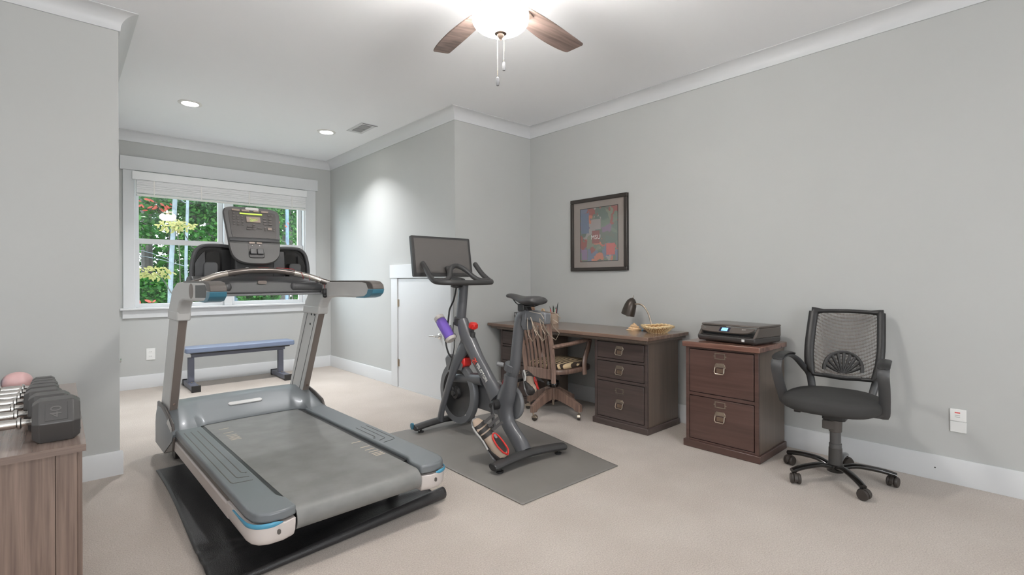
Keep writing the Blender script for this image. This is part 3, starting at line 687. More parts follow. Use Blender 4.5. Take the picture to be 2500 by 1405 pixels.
# tray shell either side of the console
sh = [(-.385,1.20),(-.388,1.28),(-.380,1.36),(-.362,1.42),(-.330,1.452),(-.285,1.463),(-.20,1.462),(-.10,1.45)]
sh = spl(sh, 3); sh = sh + [(-x, y) for x, y in sh[::-1]]; sh = [(x*.965+.020, 1.20+(z-1.20)*.92) for x, z in sh]
t = MB(); t.prism(sh, 'y', .845, .88); tr = obj('tray_shell', t, M['glossblack'], tm, bev=.008)
t = MB(); t.tube([(x,.835,z) for x, z in sh], [(.013,.016)]*len(sh), 8); obj('tray_rim', t, M['dark'], tr)
for s in (-1, 1):
    t = MB()
    t.loft([[(s*x, y, z) for x, z in spl([(.16,1.20),(.355,1.20),(.358,1.30),(.345,1.38),(.31,1.425),(.25,1.435),(.16,1.42)], 3)] for y in (.762,.740)] )
    secs = []
    t = MB()
    def tf(u, v, s=s):
        x = .13+.225*u; z = 1.20+(.215-.10*max(0,u-.6)**2*6)*v
        return (s*x+.020, .836-.030*sin(pi*u)*sin(pi*v*.9+.2)*(-1 if .35 < u < .75 else .6), z)
    t.grid(tf, 16, 10); obj('tray_pocket', t, M['black'], tr)
    t = MB(); t.prism(rrect(.085,.12,.022,5,s*.27+.02,1.27), 'y', .800, .813); obj('pocket_panel', t, M['dark'], tr, bev=.008)
obj('console_neck', B(-.125, .125, .74, .845, 1.20, 1.40), M['black'], tm, bev=.01)
t = MB(); t.prism(rrect(.020,.010,.004,3,0,0), 'y', .7375, .7395)
t.v = [(p[0]+.010-.06, p[1], p[2]+1.292) for p in t.v]; obj('headphone_mark', t, M['letter'], tm)
t = MB(); t.prism(rrect(.075,.020,.008,4,.045,1.288), 'y', .70, .735); sk = obj('safety_key', t, M['red'], tm, bev=.004)
t = MB(); t.prism(rrect(.046,.010,.003,3,.055,1.290), 'y', .698, .6995); obj('key_label', t, M['mark'], sk)
cp = [(.07,.535,1.290),(.13,.53,1.288),(.18,.535,1.284)]
for q in range(22):
    a = 2*pi*q/5.5; x = .215+.008*q; zc = 1.252-.26*(x-.2)
    cp.append((x, .54+.0215*cos(a), zc+.0215*sin(a)))
cp += [(.385,.515,1.175),(.387,.512,1.15)]
t = MB(); t.tube(cp, .0022, 6); ln = obj('lanyard', t, M['cord'], sk)
t = MB(); t.prism([(.500,1.150),(.520,1.150),(.528,1.135),(.522,1.105),(.508,1.100),(.498,1.115)], 'x', .372, .402); t.ball((.387,.512,1.10),.016); obj('lanyard_clip', t, M['black'], sk, bev=.003)

for ch in [o_ for o_ in bpy.data.objects if o_.type == 'MESH' and o_.name.split('.')[0] in ('arm','arm_cap','arm_accent','side_window','side_lens') and (o_.parent == tm or (o_.parent and o_.parent.parent == tm))]:
    for v in ch.data.vertices:
        if v.co.y < .5: v.co.y = .5-(.5-v.co.y)*.935
# the deck stands on its feet; everything above the uprights keeps its height
for ch in [o_ for o_ in bpy.data.objects if o_.type == 'MESH' and (o_.parent == tm or (o_.parent and o_.parent.parent == tm))]:
    zs_ = [v.co.z for v in ch.data.vertices]
    if min(zs_) > .94: ch.data.transform(Matrix.Translation((0,0,-.022)))
    if ch.name.startswith(('rear_foot','transport_wheel')): ch.data.transform(Matrix.Translation((0,0,-.012)))
# ---- mat under the treadmill
tmm = MB()
def tmat(u, v):
    x = .448+1.11*u; y = 2.135+.11*u*.9+1.72*v*(1-.0*u)
    z = .005 + .003*sin(9*u+4*v)*sin(7*v) 
    z += .016*math.exp(-((v-.15-.06*u)/.03)**2)*(.3+.7*math.exp(-((u-.25)/.3)**2)) + .012*math.exp(-((u-.10-.1*v)/.035)**2)*math.exp(-((v-.28)/.2)**2) + .008*math.exp(-((v-.22+.1*u)/.02)**2)
    x += -.010*sin(5*v+1)*(1-u) + (.02*(1-v) if u < .1 else 0)*0
    if v < .085:                                         # rear edge rolled up
        r_ = .010+.020*u; kk = (.085-v)/.085; an = kk*4.3; yb = 2.135+.099*u+1.72*.085
        y = yb-.11-r_*sin(an) if kk > .35 else y
        an = max(0, (kk-.30)/.70)*4.4; y = yb-.10*min(1, kk/.30)-r_*sin(an); z = z*.4+.003+r_*(1-cos(an))
    return (x, y, max(.0022, z))
tmm.grid(tmat, 60, 150)
tag(obj('treadmill_mat', tmm, M['mat1'], None, solid=.004), 'wrinkled black textured vinyl mat under the treadmill', 'mat')
bm_ = MB()
def qm(u, v):
    a, b, c, d_ = Vector((1.820,1.925)), Vector((2.652,1.912)), Vector((2.935,3.44)), Vector((1.842,3.53))
    p = (a*(1-u)+b*u)*(1-v)+(d_*(1-u)+c*u)*v; z = .005
    for (du, dv) in ((.36,.045),(.62,.13),(.14,.83),(.40,.80),(.72,.62)):
        z -= .0030*math.exp(-(((u-du)/.035)**2+((v-dv)/.018)**2))
    z += .0012*sin(8*u+3)*sin(11*v)
    return (p.x, p.y, z)
bm_.grid(qm, 60, 90)
tag(obj('bike_mat', bm_, M['mat2'], None, solid=.004), 'smooth grey exercise mat under the stationary bike', 'mat')

# ================================================================== STATIONARY BIKE   (x lateral right, y forward)
bk = thing('exercise_bike', 'black stationary bike with a tablet screen and red resistance knob', 'exercise bike', (2.275, 2.30, .007), R(-2.6))
K = M['bike']; FX = (1,0,0)
def sw(pts, rad, n=14, k=5, mb=None):
    "sweep in the x=const plane; pts (y,z) or (x,y,z); rad (in-plane, lateral)"
    p3 = [p if len(p) == 3 else (0,)+tuple(p) for p in pts]; full = spl([tuple(p)+tuple(r) for p, r in zip(p3, rad)], k)
    t = mb or MB(); t.tube([q[:3] for q in full], [(q[3], q[4]) for q in full], n, fix=FX); return t
t = sw([(.815,.885),(.775,.805),(.725,.735),(.618,.614),(.536,.533),(.462,.455),(.375,.36)], [(.048,.042),(.060,.048),(.066,.052),(.056,.045),(.055,.043),(.058,.045),(.078,.048)])
sw([(.225,.545),(.235,.48),(.265,.41),(.295,.335),(.27,.23),(.205,.16),(.13,.10),(.09,.055)], [(.050,.048),(.052,.048),(.072,.048),(.078,.050),(.060,.046),(.056,.044),(.060,.046),(.055,.05)], mb=t)
for s_ in (-1, 1):
    sw([(s_*.012,.750,.71),(s_*.030,.785,.64),(s_*.050,.830,.55),(s_*.058,.885,.44),(s_*.058,.955,.305),(s_*.056,1.025,.165),(s_*.050,1.062,.07)], [(.058,.040),(.050,.034),(.038,.024),(.034,.020),(.032,.019),(.032,.019),(.034,.022)], mb=t)
fr = obj('frame', t, K, bk, ang=60)
t = sw([(.93,.425),(.75,.445),(.55,.465)], [(.040,.030),(.044,.026),(.046,.030)]); obj('bridge', t, K, fr)
t = MB(); t.tube([(0.001,.815,.80),(0.001,.70,.69)], .03, 8) if False else None
# text and emblem on the left face of the down tube (faces -x)
dirv = Vector((0,-.72,-.66)).normalized(); upv = Vector((0,-.66,.72)).normalized()
TM_ = axes((-.0425,.506,.526), dirv, upv, (-1,0,0))
text('PELOTON', .036, M['letter'], fr, TM_, depth=.0025, bold=.0007)
t = MB(); t.M = axes((-.0440,.596,.604), dirv, upv, (-1,0,0)) @ Matrix.Scale(.8,4)
ringp = [(.024*cos(R(a)), .024*sin(R(a)), 0) for a in range(-150, 170, 16)]
t.tube(ringp, [(.0055,.003)]*len(ringp), 6); t.tube([(-.021,-.012,0),(-.006,-.006,0),(.010,.000,0),(.010,.012,0),(-.002,.012,0)], .0045, 6); t.tube([(.022,.012,0),(.036,.022,0)], .005, 6); t.tube([(.020,-.010,0),(.030,-.022,0)], .004, 6)
obj('emblem', t, M['redlet'], fr)
# feet
for y, hw_, nm in ((0.03,.305,'rear_foot'), (1.075,.270,'front_foot')):
    t = MB(); pts = spl([(-hw_,y,.042),(-hw_*.55,y+.012,.052),(0,y+.02,.058),(hw_*.55,y+.012,.052),(hw_,y,.042)], 4)
    t.tube(pts, [(.024,.042)]*len(pts), 12, fix=(0,1,0)); ft = obj(nm, t, M['bikedark'], bk, ang=50)
    for s in (-1, 1):
        t = MB(); t.tube([(s*(hw_-.004),y,.042),(s*(hw_+.006),y,.042)], [(.0235,.041),(.020,.036)], 12, fix=(0,1,0)); obj('end_plug', t, M['black'], ft)
        t = MB(); t.lathe([(.024,.000),(.024,.010),(.008,.012),(.008,.03)], 14, (s*(hw_-.05), y, 0)); obj('leveller', t, M['black'], ft)
        if y > 1:
            t = MB(); t.lathe([(.018,-.009),(.026,-.006),(.026,.006),(.018,.009)], 16, (s*(hw_+.004), y+.04, .048), 'x'); obj('transport_wheel', t, M['teal'], ft)
# stem post, collar
t = sw([(.845,.84),(.826,.96),(.795,1.17)], [(.042,.036)]*3); obj('stem_post', t, K, bk)
t = MB(); t.lathe([(.008,-.002),(.008,.002)], 12, (-.036,.80,1.13), 'x'); obj('stem_bolt', t, M['black'], bk)
t = sw([(.845,.845),(.836,.905)], [(.056,.050),(.055,.049)], k=2); obj('stem_collar', t, M['bikedark'], bk, bev=.004)
# resistance knob
t = MB(); t.tube([(0,.690,.730),(0,.678,.80)], .022, 14); t.tube([(0,.678,.80),(0,.672,.83)], .010, 10); obj('knob_boss', t, M['bikedark'], bk)
t = MB(); t.M = axes((0,.668,.853), (1,0,0), (0,.98,.2), (0,-.2,.98))
t.lathe([(.014,-.028),(.027,-.022),(.032,-.006),(.032,.012),(.026,.022),(.010,.025),(0,.025)], 16)
for q in range(8):
    a = 2*pi*q/8; t.tube([(.029*cos(a),.029*sin(a),-.016),(.029*cos(a),.029*sin(a),.014)], .007, 6)
obj('resistance_knob', t, M['red'], bk)
# handlebar
bar = spl([(-.240,1.00,1.325),(-.247,.94,1.285),(-.258,.86,1.225),(-.262,.79,1.19),(-.240,.725,1.180),(-.18,.685,1.178),(-.06,.685,1.176),(.08,.70,1.176),(.20,.73,1.178),(.252,.775,1.183),(.262,.83,1.20),(.250,.90,1.25),(.240,.975,1.325)], 5)
t = MB(); t.tube(bar, .0205, 12); t.ball(bar[0],.0205,10,6); t.ball(bar[-1],.0205,10,6)
hum = spl([(-.255,.80,1.192),(-.17,.805,1.193),(-.115,.825,1.215),(-.07,.87,1.280),(-.03,.89,1.305),(.02,.89,1.305),(.07,.87,1.275),(.12,.835,1.222),(.17,.815,1.195),(.255,.815,1.192)], 5)
t.tube(hum, .0195, 12); hbk = obj('handlebar', t, M['bikedark'], bk, ang=60)
t = MB(); t.prism(rrect(.17,.13,.04,4,0,.77), 'z', 1.160, 1.182); obj('bar_clamp', t, M['bikedark'], hbk, bev=.006)
t = MB(); t.ball((-.06,.80,1.150),(.05,.045,.014)); obj('tablet_cable_coil', t, M['black'], hbk)
# tablet screen
sm = axes((-.020,1.060,1.388), (1,.03,0), (-.0,.16,.98), (0,-.98,.16))
t = MB(); t.M = sm; t.prism(rrect(.565,.325,.010,4), 'z', -.030, 0); scn = obj('tablet', t, M['bikedark'], bk, bev=.003)
t = MB(); t.M = sm; t.prism(rrect(.518,.278,.003,3,0,.004), 'z', .0002, .0012); obj('display', t, mat('tablet_glass', rgb(96,92,90), .08, coat=.5), scn)
t = MB(); t.tube([(0,.80,1.19),(0,.96,1.215),(0,1.03,1.30)], .02, 10); obj('tablet_arm', t, M['bikedark'], bk)
# cables
t = MB(); t.tube(spl([(-.02,.86,1.16),(-.03,.885,1.05),(-.04,.93,.97),(-.045,.935,.93)], 5), .007, 8); t.tube(spl([(-.045,.935,.93),(-.05,.955,.80),(-.055,.965,.70),(-.045,.945,.62),(-.03,.92,.585)], 5), .007, 8); obj('power_cable', t, M['black'], bk)
t = MB(); t.tube(spl([(-.052,.86,.87),(-.060,.855,.79),(-.058,.835,.72),(-.066,.845,.63),(-.080,.885,.50)], 5), .004, 7); obj('brake_cable', t, M['black'], bk)
# flywheel with rim and hub
fwc = (0,.868,.318)
t = MB(); t.lathe([(.06,-.016),(.178,-.012),(.186,-.024),(.238,-.022),(.242,-.012),(.242,.012),(.238,.022),(.186,.024),(.178,.012),(.06,.016)], 56, fwc, 'x'); fly = obj('flywheel', t, M['wheel'], bk, ang=25)
t = MB(); t.lathe([(.170,-.0165),(.1835,-.0245),(.1870,-.0245),(.1840,-.012)], 56, fwc, 'x'); obj('rim_ring', t, M['black'], fly)
t = MB(); t.lathe([(.0,-.062),(.020,-.060),(.022,-.045),(.045,-.040),(.050,-.018),(.050,.018),(.03,.05),(0,.055)], 24, fwc, 'x'); obj('hub', t, M['black'], fly)
for s in (-1, 1):
    t = sw([(s*.036,.868,.318),(s*.046,.925,.365)], [(.020,.006),(.020,.006)], k=2); obj('axle_bracket', t, M['bikedark'], bk)
t = MB(); t.prism([(.95,.43),(1.01,.50),(1.03,.57),(.99,.605),(.94,.595),(.90,.57)], 'x', -.030, .030); obj('flywheel_guard', t, M['grey'], bk, bev=.014)
t = MB(); t.prism([(.78,.52),(.74,.545),(.745,.60),(.79,.61),(.82,.57)], 'x', -.036, .036); obj('brake_caliper', t, M['red'], bk, bev=.010)
t = MB(); t.prism([(.835,.50),(.775,.505),(.755,.55),(.80,.59),(.845,.56)], 'x', -.040, -.0365); obj('brake_pad', t, M['grey'], bk, bev=.002)
# belt guard on the right
gd = [(.30+.122*cos(a), .335+.122*sin(a)) for a in [R(x) for x in range(100, 281, 12)]] + [(.80,.215),(.872+.09*cos(R(-60)),.335+.09*sin(R(-60))),(.965,.335),(.872+.09*cos(R(60)),.335+.09*sin(R(60))),(.80,.44)]
t = MB(); t.prism(gd, 'x', .055, .085); obj('belt_guard', t, M['grey'], bk, bev=.010)
t = MB(); t.lathe([(.10,.0852),(.115,.088),(.118,.0852)], 30, (0,.30,.335), 'x'); obj('guard_ring', t, M['taupe'], bk)
t = MB(); t.lathe([(.0,.0),(.055,.001),(.06,.006),(.06,.02)], 24, (.035,.32,.445), 'x'); obj('guard_cap', t, mat('guard_red', rgb(150,70,70), .4), bk)
# cranks, pedals
bbc = Vector((0,.315,.335))
t = MB(); t.lathe([(.0,-.112),(.016,-.110),(.018,-.095),(.030,-.090),(.034,-.070),(.034,-.045),(.04,-.04),(.04,.04),(.03,.09),(.018,.095),(.016,.11),(0,.112)], 20, tuple(bbc), 'x'); obj('bottom_bracket', t, M['black'], bk)
cd = Vector((0,-.045,-.135)); pedal = {}
for s in (-1, 1):
    e = bbc + cd*(1 if s < 0 else -1); p0 = bbc+Vector((s*.100,0,0)); p1 = e+Vector((s*.112,0,0))
    t = MB(); t.tube([p0, p0*.5+p1*.5, p1], [(.019,.010),(.015,.009),(.015,.009)], 10, fix=FX); cr = obj('crank', t, M['bikedark'], bk)
    t = MB(); t.tube([p1, p1+Vector((s*.09,0,0))], .006, 8); t.box(min(p1.x+s*.02,p1.x+s*.09), max(p1.x+s*.02,p1.x+s*.09), e.y-.03, e.y+.03, e.z-.010, e.z+.010); obj('pedal', t, M['black'], cr, bev=.004)
    pedal[s] = p1+Vector((s*.055,0,0))
# saddle post, clamp, slider, saddle
t = sw([(.225,.54),(.185,.60),(.155,.78),(.128,.92),(.10,.965),(.04,.975)], [(.040,.036),(.040,.036),(.038,.036),(.038,.036),(.036,.034),(.032,.032)]); obj('seat_post', t, K, bk)
t = MB(); t.prism([(-.14,.915),(-.14,.985),(-.02,.998),(.06,.996),(.06,.935),(.0,.93)], 'x', -.026, .026); obj('seat_slider', t, M['wheel'], bk, bev=.008)
t = MB(); t.prism([(.070,.985),(.085,.90),(.065,.865),(.035,.868),(.040,.93),(.035,.985)], 'x', -.032, .032); obj('slider_clamp', t, K, bk, bev=.008)
t = sw([(.222,.575),(.205,.625)], [(.056,.052),(.055,.051)], k=2); sc_ = obj('post_clamp', t, K, bk, bev=.005)
t = MB(); t.tube([(-.03,.265,.612),(-.06,.30,.62)], .016, 12); obj('clamp_lever', t, M['grey'], sc_)
secs = []
for y, wd, zt, hh in ((.262,.014,1.094,.020),(.25,.022,1.102,.030),(.20,.026,1.104,.038),(.14,.034,1.092,.046),(.08,.056,1.084,.058),(.02,.080,1.088,.066),(-.04,.084,1.090,.060),(-.07,.072,1.082,.050),(-.085,.045,1.072,.034)):
    ring = []
    for q in range(16):
        a = 2*pi*q/16; ring.append((wd*cos(a), y, zt-hh*.45+hh*.5*sin(a)*(1 if sin(a) > 0 else 1.0)))
    secs.append(ring)
t = MB(); t.loft(secs); sd = obj('saddle', t, M['bikedark'], bk, ang=70, sub=1)
for s in (-1, 1):
    t = MB(); t.tube(spl([(s*.012,.19,1.072),(s*.022,.13,1.035),(s*.022,.04,1.022),(s*.022,-.02,1.03),(s*.03,-.05,1.05)], 4), .004, 6); obj('saddle_rail', t, M['black'], sd)
t = MB(); t.prism(rrect(.060,.05,.010,4,.09,1.012), 'x', -.03, .03); t.prism([(.10,.99),(.12,1.03),(.05,1.03),(.02,.99)], 'x', -.02, .02); obj('saddle_clamp', t, M['black'], sd, bev=.005)
# wire holder behind the saddle
for s in (-1, 1):
    t = MB(); x = s*.045
    t.tube([(x*.5,.03,.992),(x,-.03,.992),(x*1.9,-.17,.985),(x*2.2,-.215,.955),(x*1.9,-.20,.925),(x*1.3,-.13,.955)], .003, 6)
    zz = [(x*1.3,-.13,.955),(x*1.6,-.165,.895),(x*1.9,-.215,.86),(x*1.7,-.185,.815),(x*1.4,-.14,.835),(x*1.3,-.09,.875),(x*1.2,-.03,.955)]
    t.tube(zz, .003, 6)
    t.tube([(x*1.2,-.03,.955),(x*1.5,-.075,.89),(x*1.7,-.115,.85),(x*1.5,-.065,.805),(x*1.3,-.01,.84),(x*1.1,.01,.90),(x*.6,.03,.97)], .003, 6)
    t.v = [(p[0]*.72, .03+(p[1]-.03)*.86, p[2]) for p in t.v]
    obj('weight_rack', t, M['pewter'], bk)
# bottle cage
t = MB(); t.M = axes((-.078,.905,.80), (1,0,0), (0,.62,.785), (0,-.785,.62))
obj('bottle_cage', (t.tube([(-.045,-.06,.0),(-.045,.06,0)], .006, 6), t.tube([(.045,-.06,.0),(.045,.05,0)], .006, 6), t.lathe([(.050,-.07),(.050,-.05)], 18, (0,0,0), 'y'))[0], M['grey'], bk)
# ---- water bottle in the cage
wb = thing('water_bottle', 'translucent purple water bottle leaning in the bike bottle cage', 'bottle', (2.222, 3.195, .805)); wb.rotation_euler = (R(-40), R(-8), R(-1.5)); wb.scale = (1.15,1.15,1.15)
t = MB(); t.lathe([(.030,-.055),(.036,-.05),(.0365,.075),(.034,.092),(.030,.098),(.0,.098)], 26); bo = obj('bottle_body', t, M['purple'], wb)
t = MB(); t.lathe([(.0,-.075),(.030,-.074),(.038,-.066),(.040,-.056),(.0,-.0555)], 26); obj('bottle_base', t, M['frosted'], wb)
t = MB(); t.lathe([(.033,.0985),(.036,.100),(.036,.122),(.030,.128),(0,.129)], 26); obj('bottle_cap', t, M['frosted'], wb)
t = MB(); t.lathe([(0,-.054),(.034,-.053),(.035,.02),(0,.0201)], 22); obj('water', t, mat('purple_water', rgb(126,84,214), .2), bo)

# ---- cycling shoes clipped to the pedals
def shoe(label, world, rot):
    sh_ = thing('cycling_shoe', label, 'shoe', world, group='cycling shoes clipped to the bike'); sh_.rotation_euler = rot
    L = [(-.130,.022,.075,.004),(-.120,.034,.086,0),(-.08,.038,.084,0),(-.03,.037,.082,.002),(.02,.041,.078,.004),(.07,.047,.062,.004),(.11,.044,.048,.006),(.138,.030,.036,.010),(.150,.012,.024,.014)]
    def ring(y, wd, h0, h1):
        pts = []
        for q in range(18):
            a = 2*pi*q/18; cx = wd*(abs(cos(a))**.75)*(1 if cos(a) >= 0 else -1); zz = (h0+h1)/2+(h1-h0)/2*(abs(sin(a))**.8)*(1 if sin(a) >= 0 else -1)
            k = 1 if zz < (h0+h1)*.45 else 1-.30*((zz-(h0+h1)*.45)/max(.001,(h1-(h0+h1)*.45)))
            pts.append((cx*k, y, zz))
        return pts
    t = MB(); t.loft([ring(y, wd, z0+.014, h) for y, wd, h, z0 in L]); up_ = obj('upper', t, M['beige'], sh_, ang=70)
    t = MB(); t.loft([ring(y*1.01, wd*1.06, z0, z0+.018) for y, wd, h, z0 in L]); obj('sole', t, M['shoegrey'], sh_, ang=60)
    t = MB(); t.loft([ring(y, wd*1.05, .010, h) for y, wd, h in ((-.137,.025,.066),(-.122,.037,.074),(-.092,.0405,.066),(-.060,.0405,.046),(-.03,.0395,.03))]); obj('heel_counter', t, M['shoeblk'], up_, ang=60)
    t = MB(); t.tube(spl([(0,-.128,.090),(.022,-.105,.092),(.028,-.06,.087),(.022,-.01,.086),(0,.012,.088),(-.022,-.01,.086),(-.028,-.06,.087),(-.022,-.105,.092)], 3), .0052, 8, closed=True); obj('collar', t, M['shoered'], up_)
    t = MB(); t.prism([(.022*cos(a), -.055+.056*sin(a)) for a in [2*pi*q/20 for q in range(20)]], 'z', .078, .0865); obj('opening', t, M['shoeblk'], up_)
    t = MB(); t.prism(rrect(.018,.04,.008,4,0,.0), 'z', .0866, .0905); obj('tongue', t, M['shoegrey'], up_)
    for s2_ in (-1, 1):
        t = MB(); t.tube([(s2_*.0415,-.04,.020),(s2_*.045,.02,.030),(s2_*.050,.08,.026),(s2_*.044,.115,.022)], [(.007,.0015)]*4, 6, fix=(1,0,0)); obj('side_stripe', t, M['white'] if s2_ < 0 else M['shoered'], up_)
    for y, h in ((.030,.080),(.062,.070),(.094,.058)):
        t = MB(); pts = [( .045*cos(R(a)), y+.004*sin(R(a)*2), .012+(h-.010)*sin(R(a))**.7) for a in range(12, 170, 12)]
        t.tube(pts, [(.003,.0135)]*len(pts), 6, fix=(0,1,0)); st_ = obj('strap', t, M['shoeblk'], up_)
        t = MB(); t.tube([(.012,y,h+.003),(.045,y+.005,h+.030),(.068,y+.006,h+.050)], [(.0016,.010)]*3, 6, fix=(0,1,0)); obj('strap_tail', t, M['shoeblk'], st_)
    return sh_
def bw(p):
    a = R(-2.6); return (2.275+p[0]*cos(a)-p[1]*sin(a), 2.30+p[0]*sin(a)+p[1]*cos(a), .007+p[2])
c0 = Vector(pedal[-1]); shoe('black and beige cycling shoe with red lining hanging heel down on the near pedal', bw((c0.x-.062, c0.y-.070, c0.z-.062)), (R(50), R(-8), R(10))).scale = (1.13,1.13,1.13)
c0 = Vector(pedal[1]); shoe('black and white cycling shoe on the far pedal behind the bike frame', bw((c0.x+.01, c0.y-.07, c0.z-.02)), (R(38), R(60), R(-6)))

# ================================================================== CREDENZA AND WEIGHTS
CZ = .68
cz = thing('credenza', 'low taupe oak cabinet at the left edge carrying the dumbbells', 'cabinet', (-.22, 2.76, 0))
obj('top', B(-.52, .0634, 2.1072, 3.42, CZ-.022, CZ), M['dresstop'], cz, bev=.001, W=True)
obj('edge_band', B(-.52, .0634, 2.105, 2.107, CZ-.022, CZ), wood('taupe_oak_edge', rgb(104,87,79), rgb(128,110,100), .35, scale=(.03,1,1), freq=110), cz, W=True)
m = MB(); m.box(-.50, .041, 2.138, 3.40, .06, CZ-.0225); obj('carcass', m, M['dressend'], cz, W=True)
obj('corner_stile', B(-.009, .0412, 2.124, 2.1378, .004, CZ-.0225), M['dressend'], cz, bev=.001, W=True)
obj('end_panel', B(-.499, -.0105, 2.130, 2.1378, .06, CZ-.0225), M['dressend'], cz, bev=.001, W=True)
for y0, y1 in ((2.15,2.765),(2.77,3.39)): obj('door', B(.0412, .055, y0, y1, .07, CZ-.03), M['dressend'], cz, bev=.001, W=True)
obj('plinth', B(-.48, .03, 2.15, 3.38, .001, .06), M['dressend'], cz, W=True)
yy = 2.243; num = ['40','35','30','25','20','15','10']; afs = [.135,.128,.120,.113,.104,.094,.085]; lens = [.118,.110,.104,.096,.088,.082,.076]
gaps = [.162,.156,.150,.146,.140,.135]
lab = ['black rubber hex dumbbell marked 40, front of the row', 'second dumbbell from the front, just behind the one marked 40', 'third dumbbell from the front of the row',
       'middle dumbbell of the seven in the row', 'third dumbbell from the wall end of the row', 'second smallest dumbbell, next to last in the row', 'smallest black dumbbell, last of the row by the wall']
for i in range(7):
    af, ln = afs[i], lens[i]; x1 = (.052,.030,.008,.000,-.004,-.010,-.015)[i]; x0 = x1-ln; hl = .135
    db = thing('dumbbell', lab[i], 'dumbbell', (x0-hl/2, yy, CZ), group='dumbbells in a row on the credenza')
    rr_ = af/2/cos(pi/6)
    for a0, a1 in ((hl/2, hl/2+ln), (-hl/2-ln, -hl/2)):
        secs = []; ch = ln*.16
        for x, k in ((a0,.80),(a0+ch,1.0),(a1-ch,1.0),(a1,.80)):
            secs.append([(x, rr_*k*cos(R(60*q)), af/2+rr_*k*sin(R(60*q))) for q in range(6)])
        t = MB(); t.loft(secs); hd = obj('head', t, M['hexrub'], db, smooth=False, bev=.003)
        if a0 > 0:
            # number plaque on the upper front facet
            nv = Vector((0,-cos(R(30)),sin(R(30)))); c_ = Vector(((a0+a1)/2, 0, af/2)) + nv*(af/2)
            uv = Vector((0, sin(R(30)), cos(R(30))))
            t = MB(); t.M = axes(c_, (1,0,0), uv, nv); wv, hv = ln*.46, rr_*.74
            t.box(-wv/2, wv/2, -hv/2, hv/2, 0, .0012); pq = obj('number_plaque', t, M['hexrub'], hd, bev=.0006, seg=1)
            text(num[i], .040*af/.135, mat('number_relief', rgb(98,95,93), .5) if i == 0 else M['dark'], pq, axes(c_+nv*.0014, uv, (-1,0,0), nv), depth=.0012, name='number')
    t = MB(); t.tube(spl([(-hl/2,0,af/2),(-hl/2+.012,0,af/2),(-hl/4,0,af/2),(0,0,af/2),(hl/4,0,af/2),(hl/2-.012,0,af/2),(hl/2,0,af/2)], 3),
                    [.0125+.0035*cos(2*pi*((q/18)-.5))*(1 if 0 < q < 18 else 0) for q in range(19)], 14); hd = obj('handle', t, M['chrome'], db)
    for s in (-1, 1):
        t = MB(); t.lathe([(.016,-.006),(.0195,-.003),(.0195,.003),(.016,.006)], 16, (s*(hl/2-.03),0,af/2), 'x'); obj('collar_ring', t, M['chrome'], hd)
    if i < 6: yy += gaps[i]
t = MB(); t.ball((0,0,0), (.056,.056,.047), 24, 14)
o = obj('massage_ball', t, M['pink'], None); o.location = (-.148, 3.33, CZ+.047); tag(o, 'pale pink ball resting behind the dumbbells', 'ball')
pb = thing('pill_bottle', 'white bottle with a coloured label cut by the left edge of the photo', 'bottle', (-.245, 3.31, CZ))
t = MB(); t.lathe([(.038,0),(.04,.004),(.04,.155),(.032,.17),(0,.17)], 22); obj('body', t, M['white'], pb)
t = MB(); t.lathe([(.0402,.04),(.0405,.04),(.0405,.085),(.0402,.085)], 22); obj('label_band', t, M['blue'], pb)
t = MB(); t.lathe([(.0402,.10),(.0405,.10),(.0405,.125),(.0402,.125)], 22); obj('label_band', t, M['redlet'], pb)
t = MB(); t.lathe([(.034,.1702),(.034,.195),(0,.195)], 22); obj('cap', t, M['white'], pb)

# ================================================================== FLAT BENCH
bn = thing('weight_bench', 'flat slate blue weight bench below the window', 'bench', (1.60, 6.58, 0))
t = MB(); t.prism(rrect(1.16,.28,.03,5), 'z', .405, .462); t.v = [(p[0]+.005, p[1], p[2]) for p in t.v]; obj('pad', t, M['benchpad'], bn, bev=.012, seg=3)
obj('pad_board', B(-.52, .53, -.11, .11, .390, .4045), M['black'], bn)
obj('spine', B(-.50, .50, -.03, .03, .345, .3895), M['benchframe'], bn, bev=.004)
for x in (-.505, .452):
    obj('leg', B(x-.03, x+.03, -.03, .03, .064, .345), M['benchframe'], bn, bev=.004)
    ft = obj('foot_bar', B(x-.038, x+.038, -.30, .24, .012, .064), M['benchframe'], bn, bev=.004)
    for y in (-.305, .225): obj('foot_cap', B(x-.044, x+.044, y, y+.02, .001, .072), M['black'], ft, bev=.003)
    for y in (-.055, .055):
        t = MB(); t.lathe([(.012,.0642),(.012,.072),(.006,.073),(.006,.08)], 8, (x, y, 0)); obj('bolt', t, M['steel'], ft)
    obj('leg_plate', B(x-.035, x+.035, -.075, .075, .0641, .0668), M['benchframe'], bn)

# ================================================================== DESK CABINETS
def pull(dr, cx, zc, y=-.004):
    t = MB(); pl = [(-.034,.016),(-.027,.026),(.027,.026),(.034,.016),(.040,-.004),(.032,-.010),(.024,-.003),(-.024,-.003),(-.032,-.010),(-.040,-.004)]
    t.prism([(cx+u, zc+v) for u, v in pl], 'y', y-.003, y); 
    for u in (-.014,.014): t.lathe([(.0045,-.0035),(.004,0)], 10, (cx+u, y-.003, zc+.013), 'y')
    obj('pull_plate', t, M['pewter'], dr, bev=.001, seg=1)
    t = MB(); t.tube([(cx-.032,y-.008,zc-.003),(cx-.034,y-.015,zc-.034),(cx-.026,y-.017,zc-.046),(cx+.026,y-.017,zc-.046),(cx+.034,y-.015,zc-.034),(cx+.032,y-.008,zc-.003)], .0035, 8)
    obj('bail', t, M['pewter'], dr)
    t = MB(); t.box(cx-.025,cx+.025,y-.002,y,zc-.040,zc-.011); obj('pull_recess', t, M['brass'], dr)
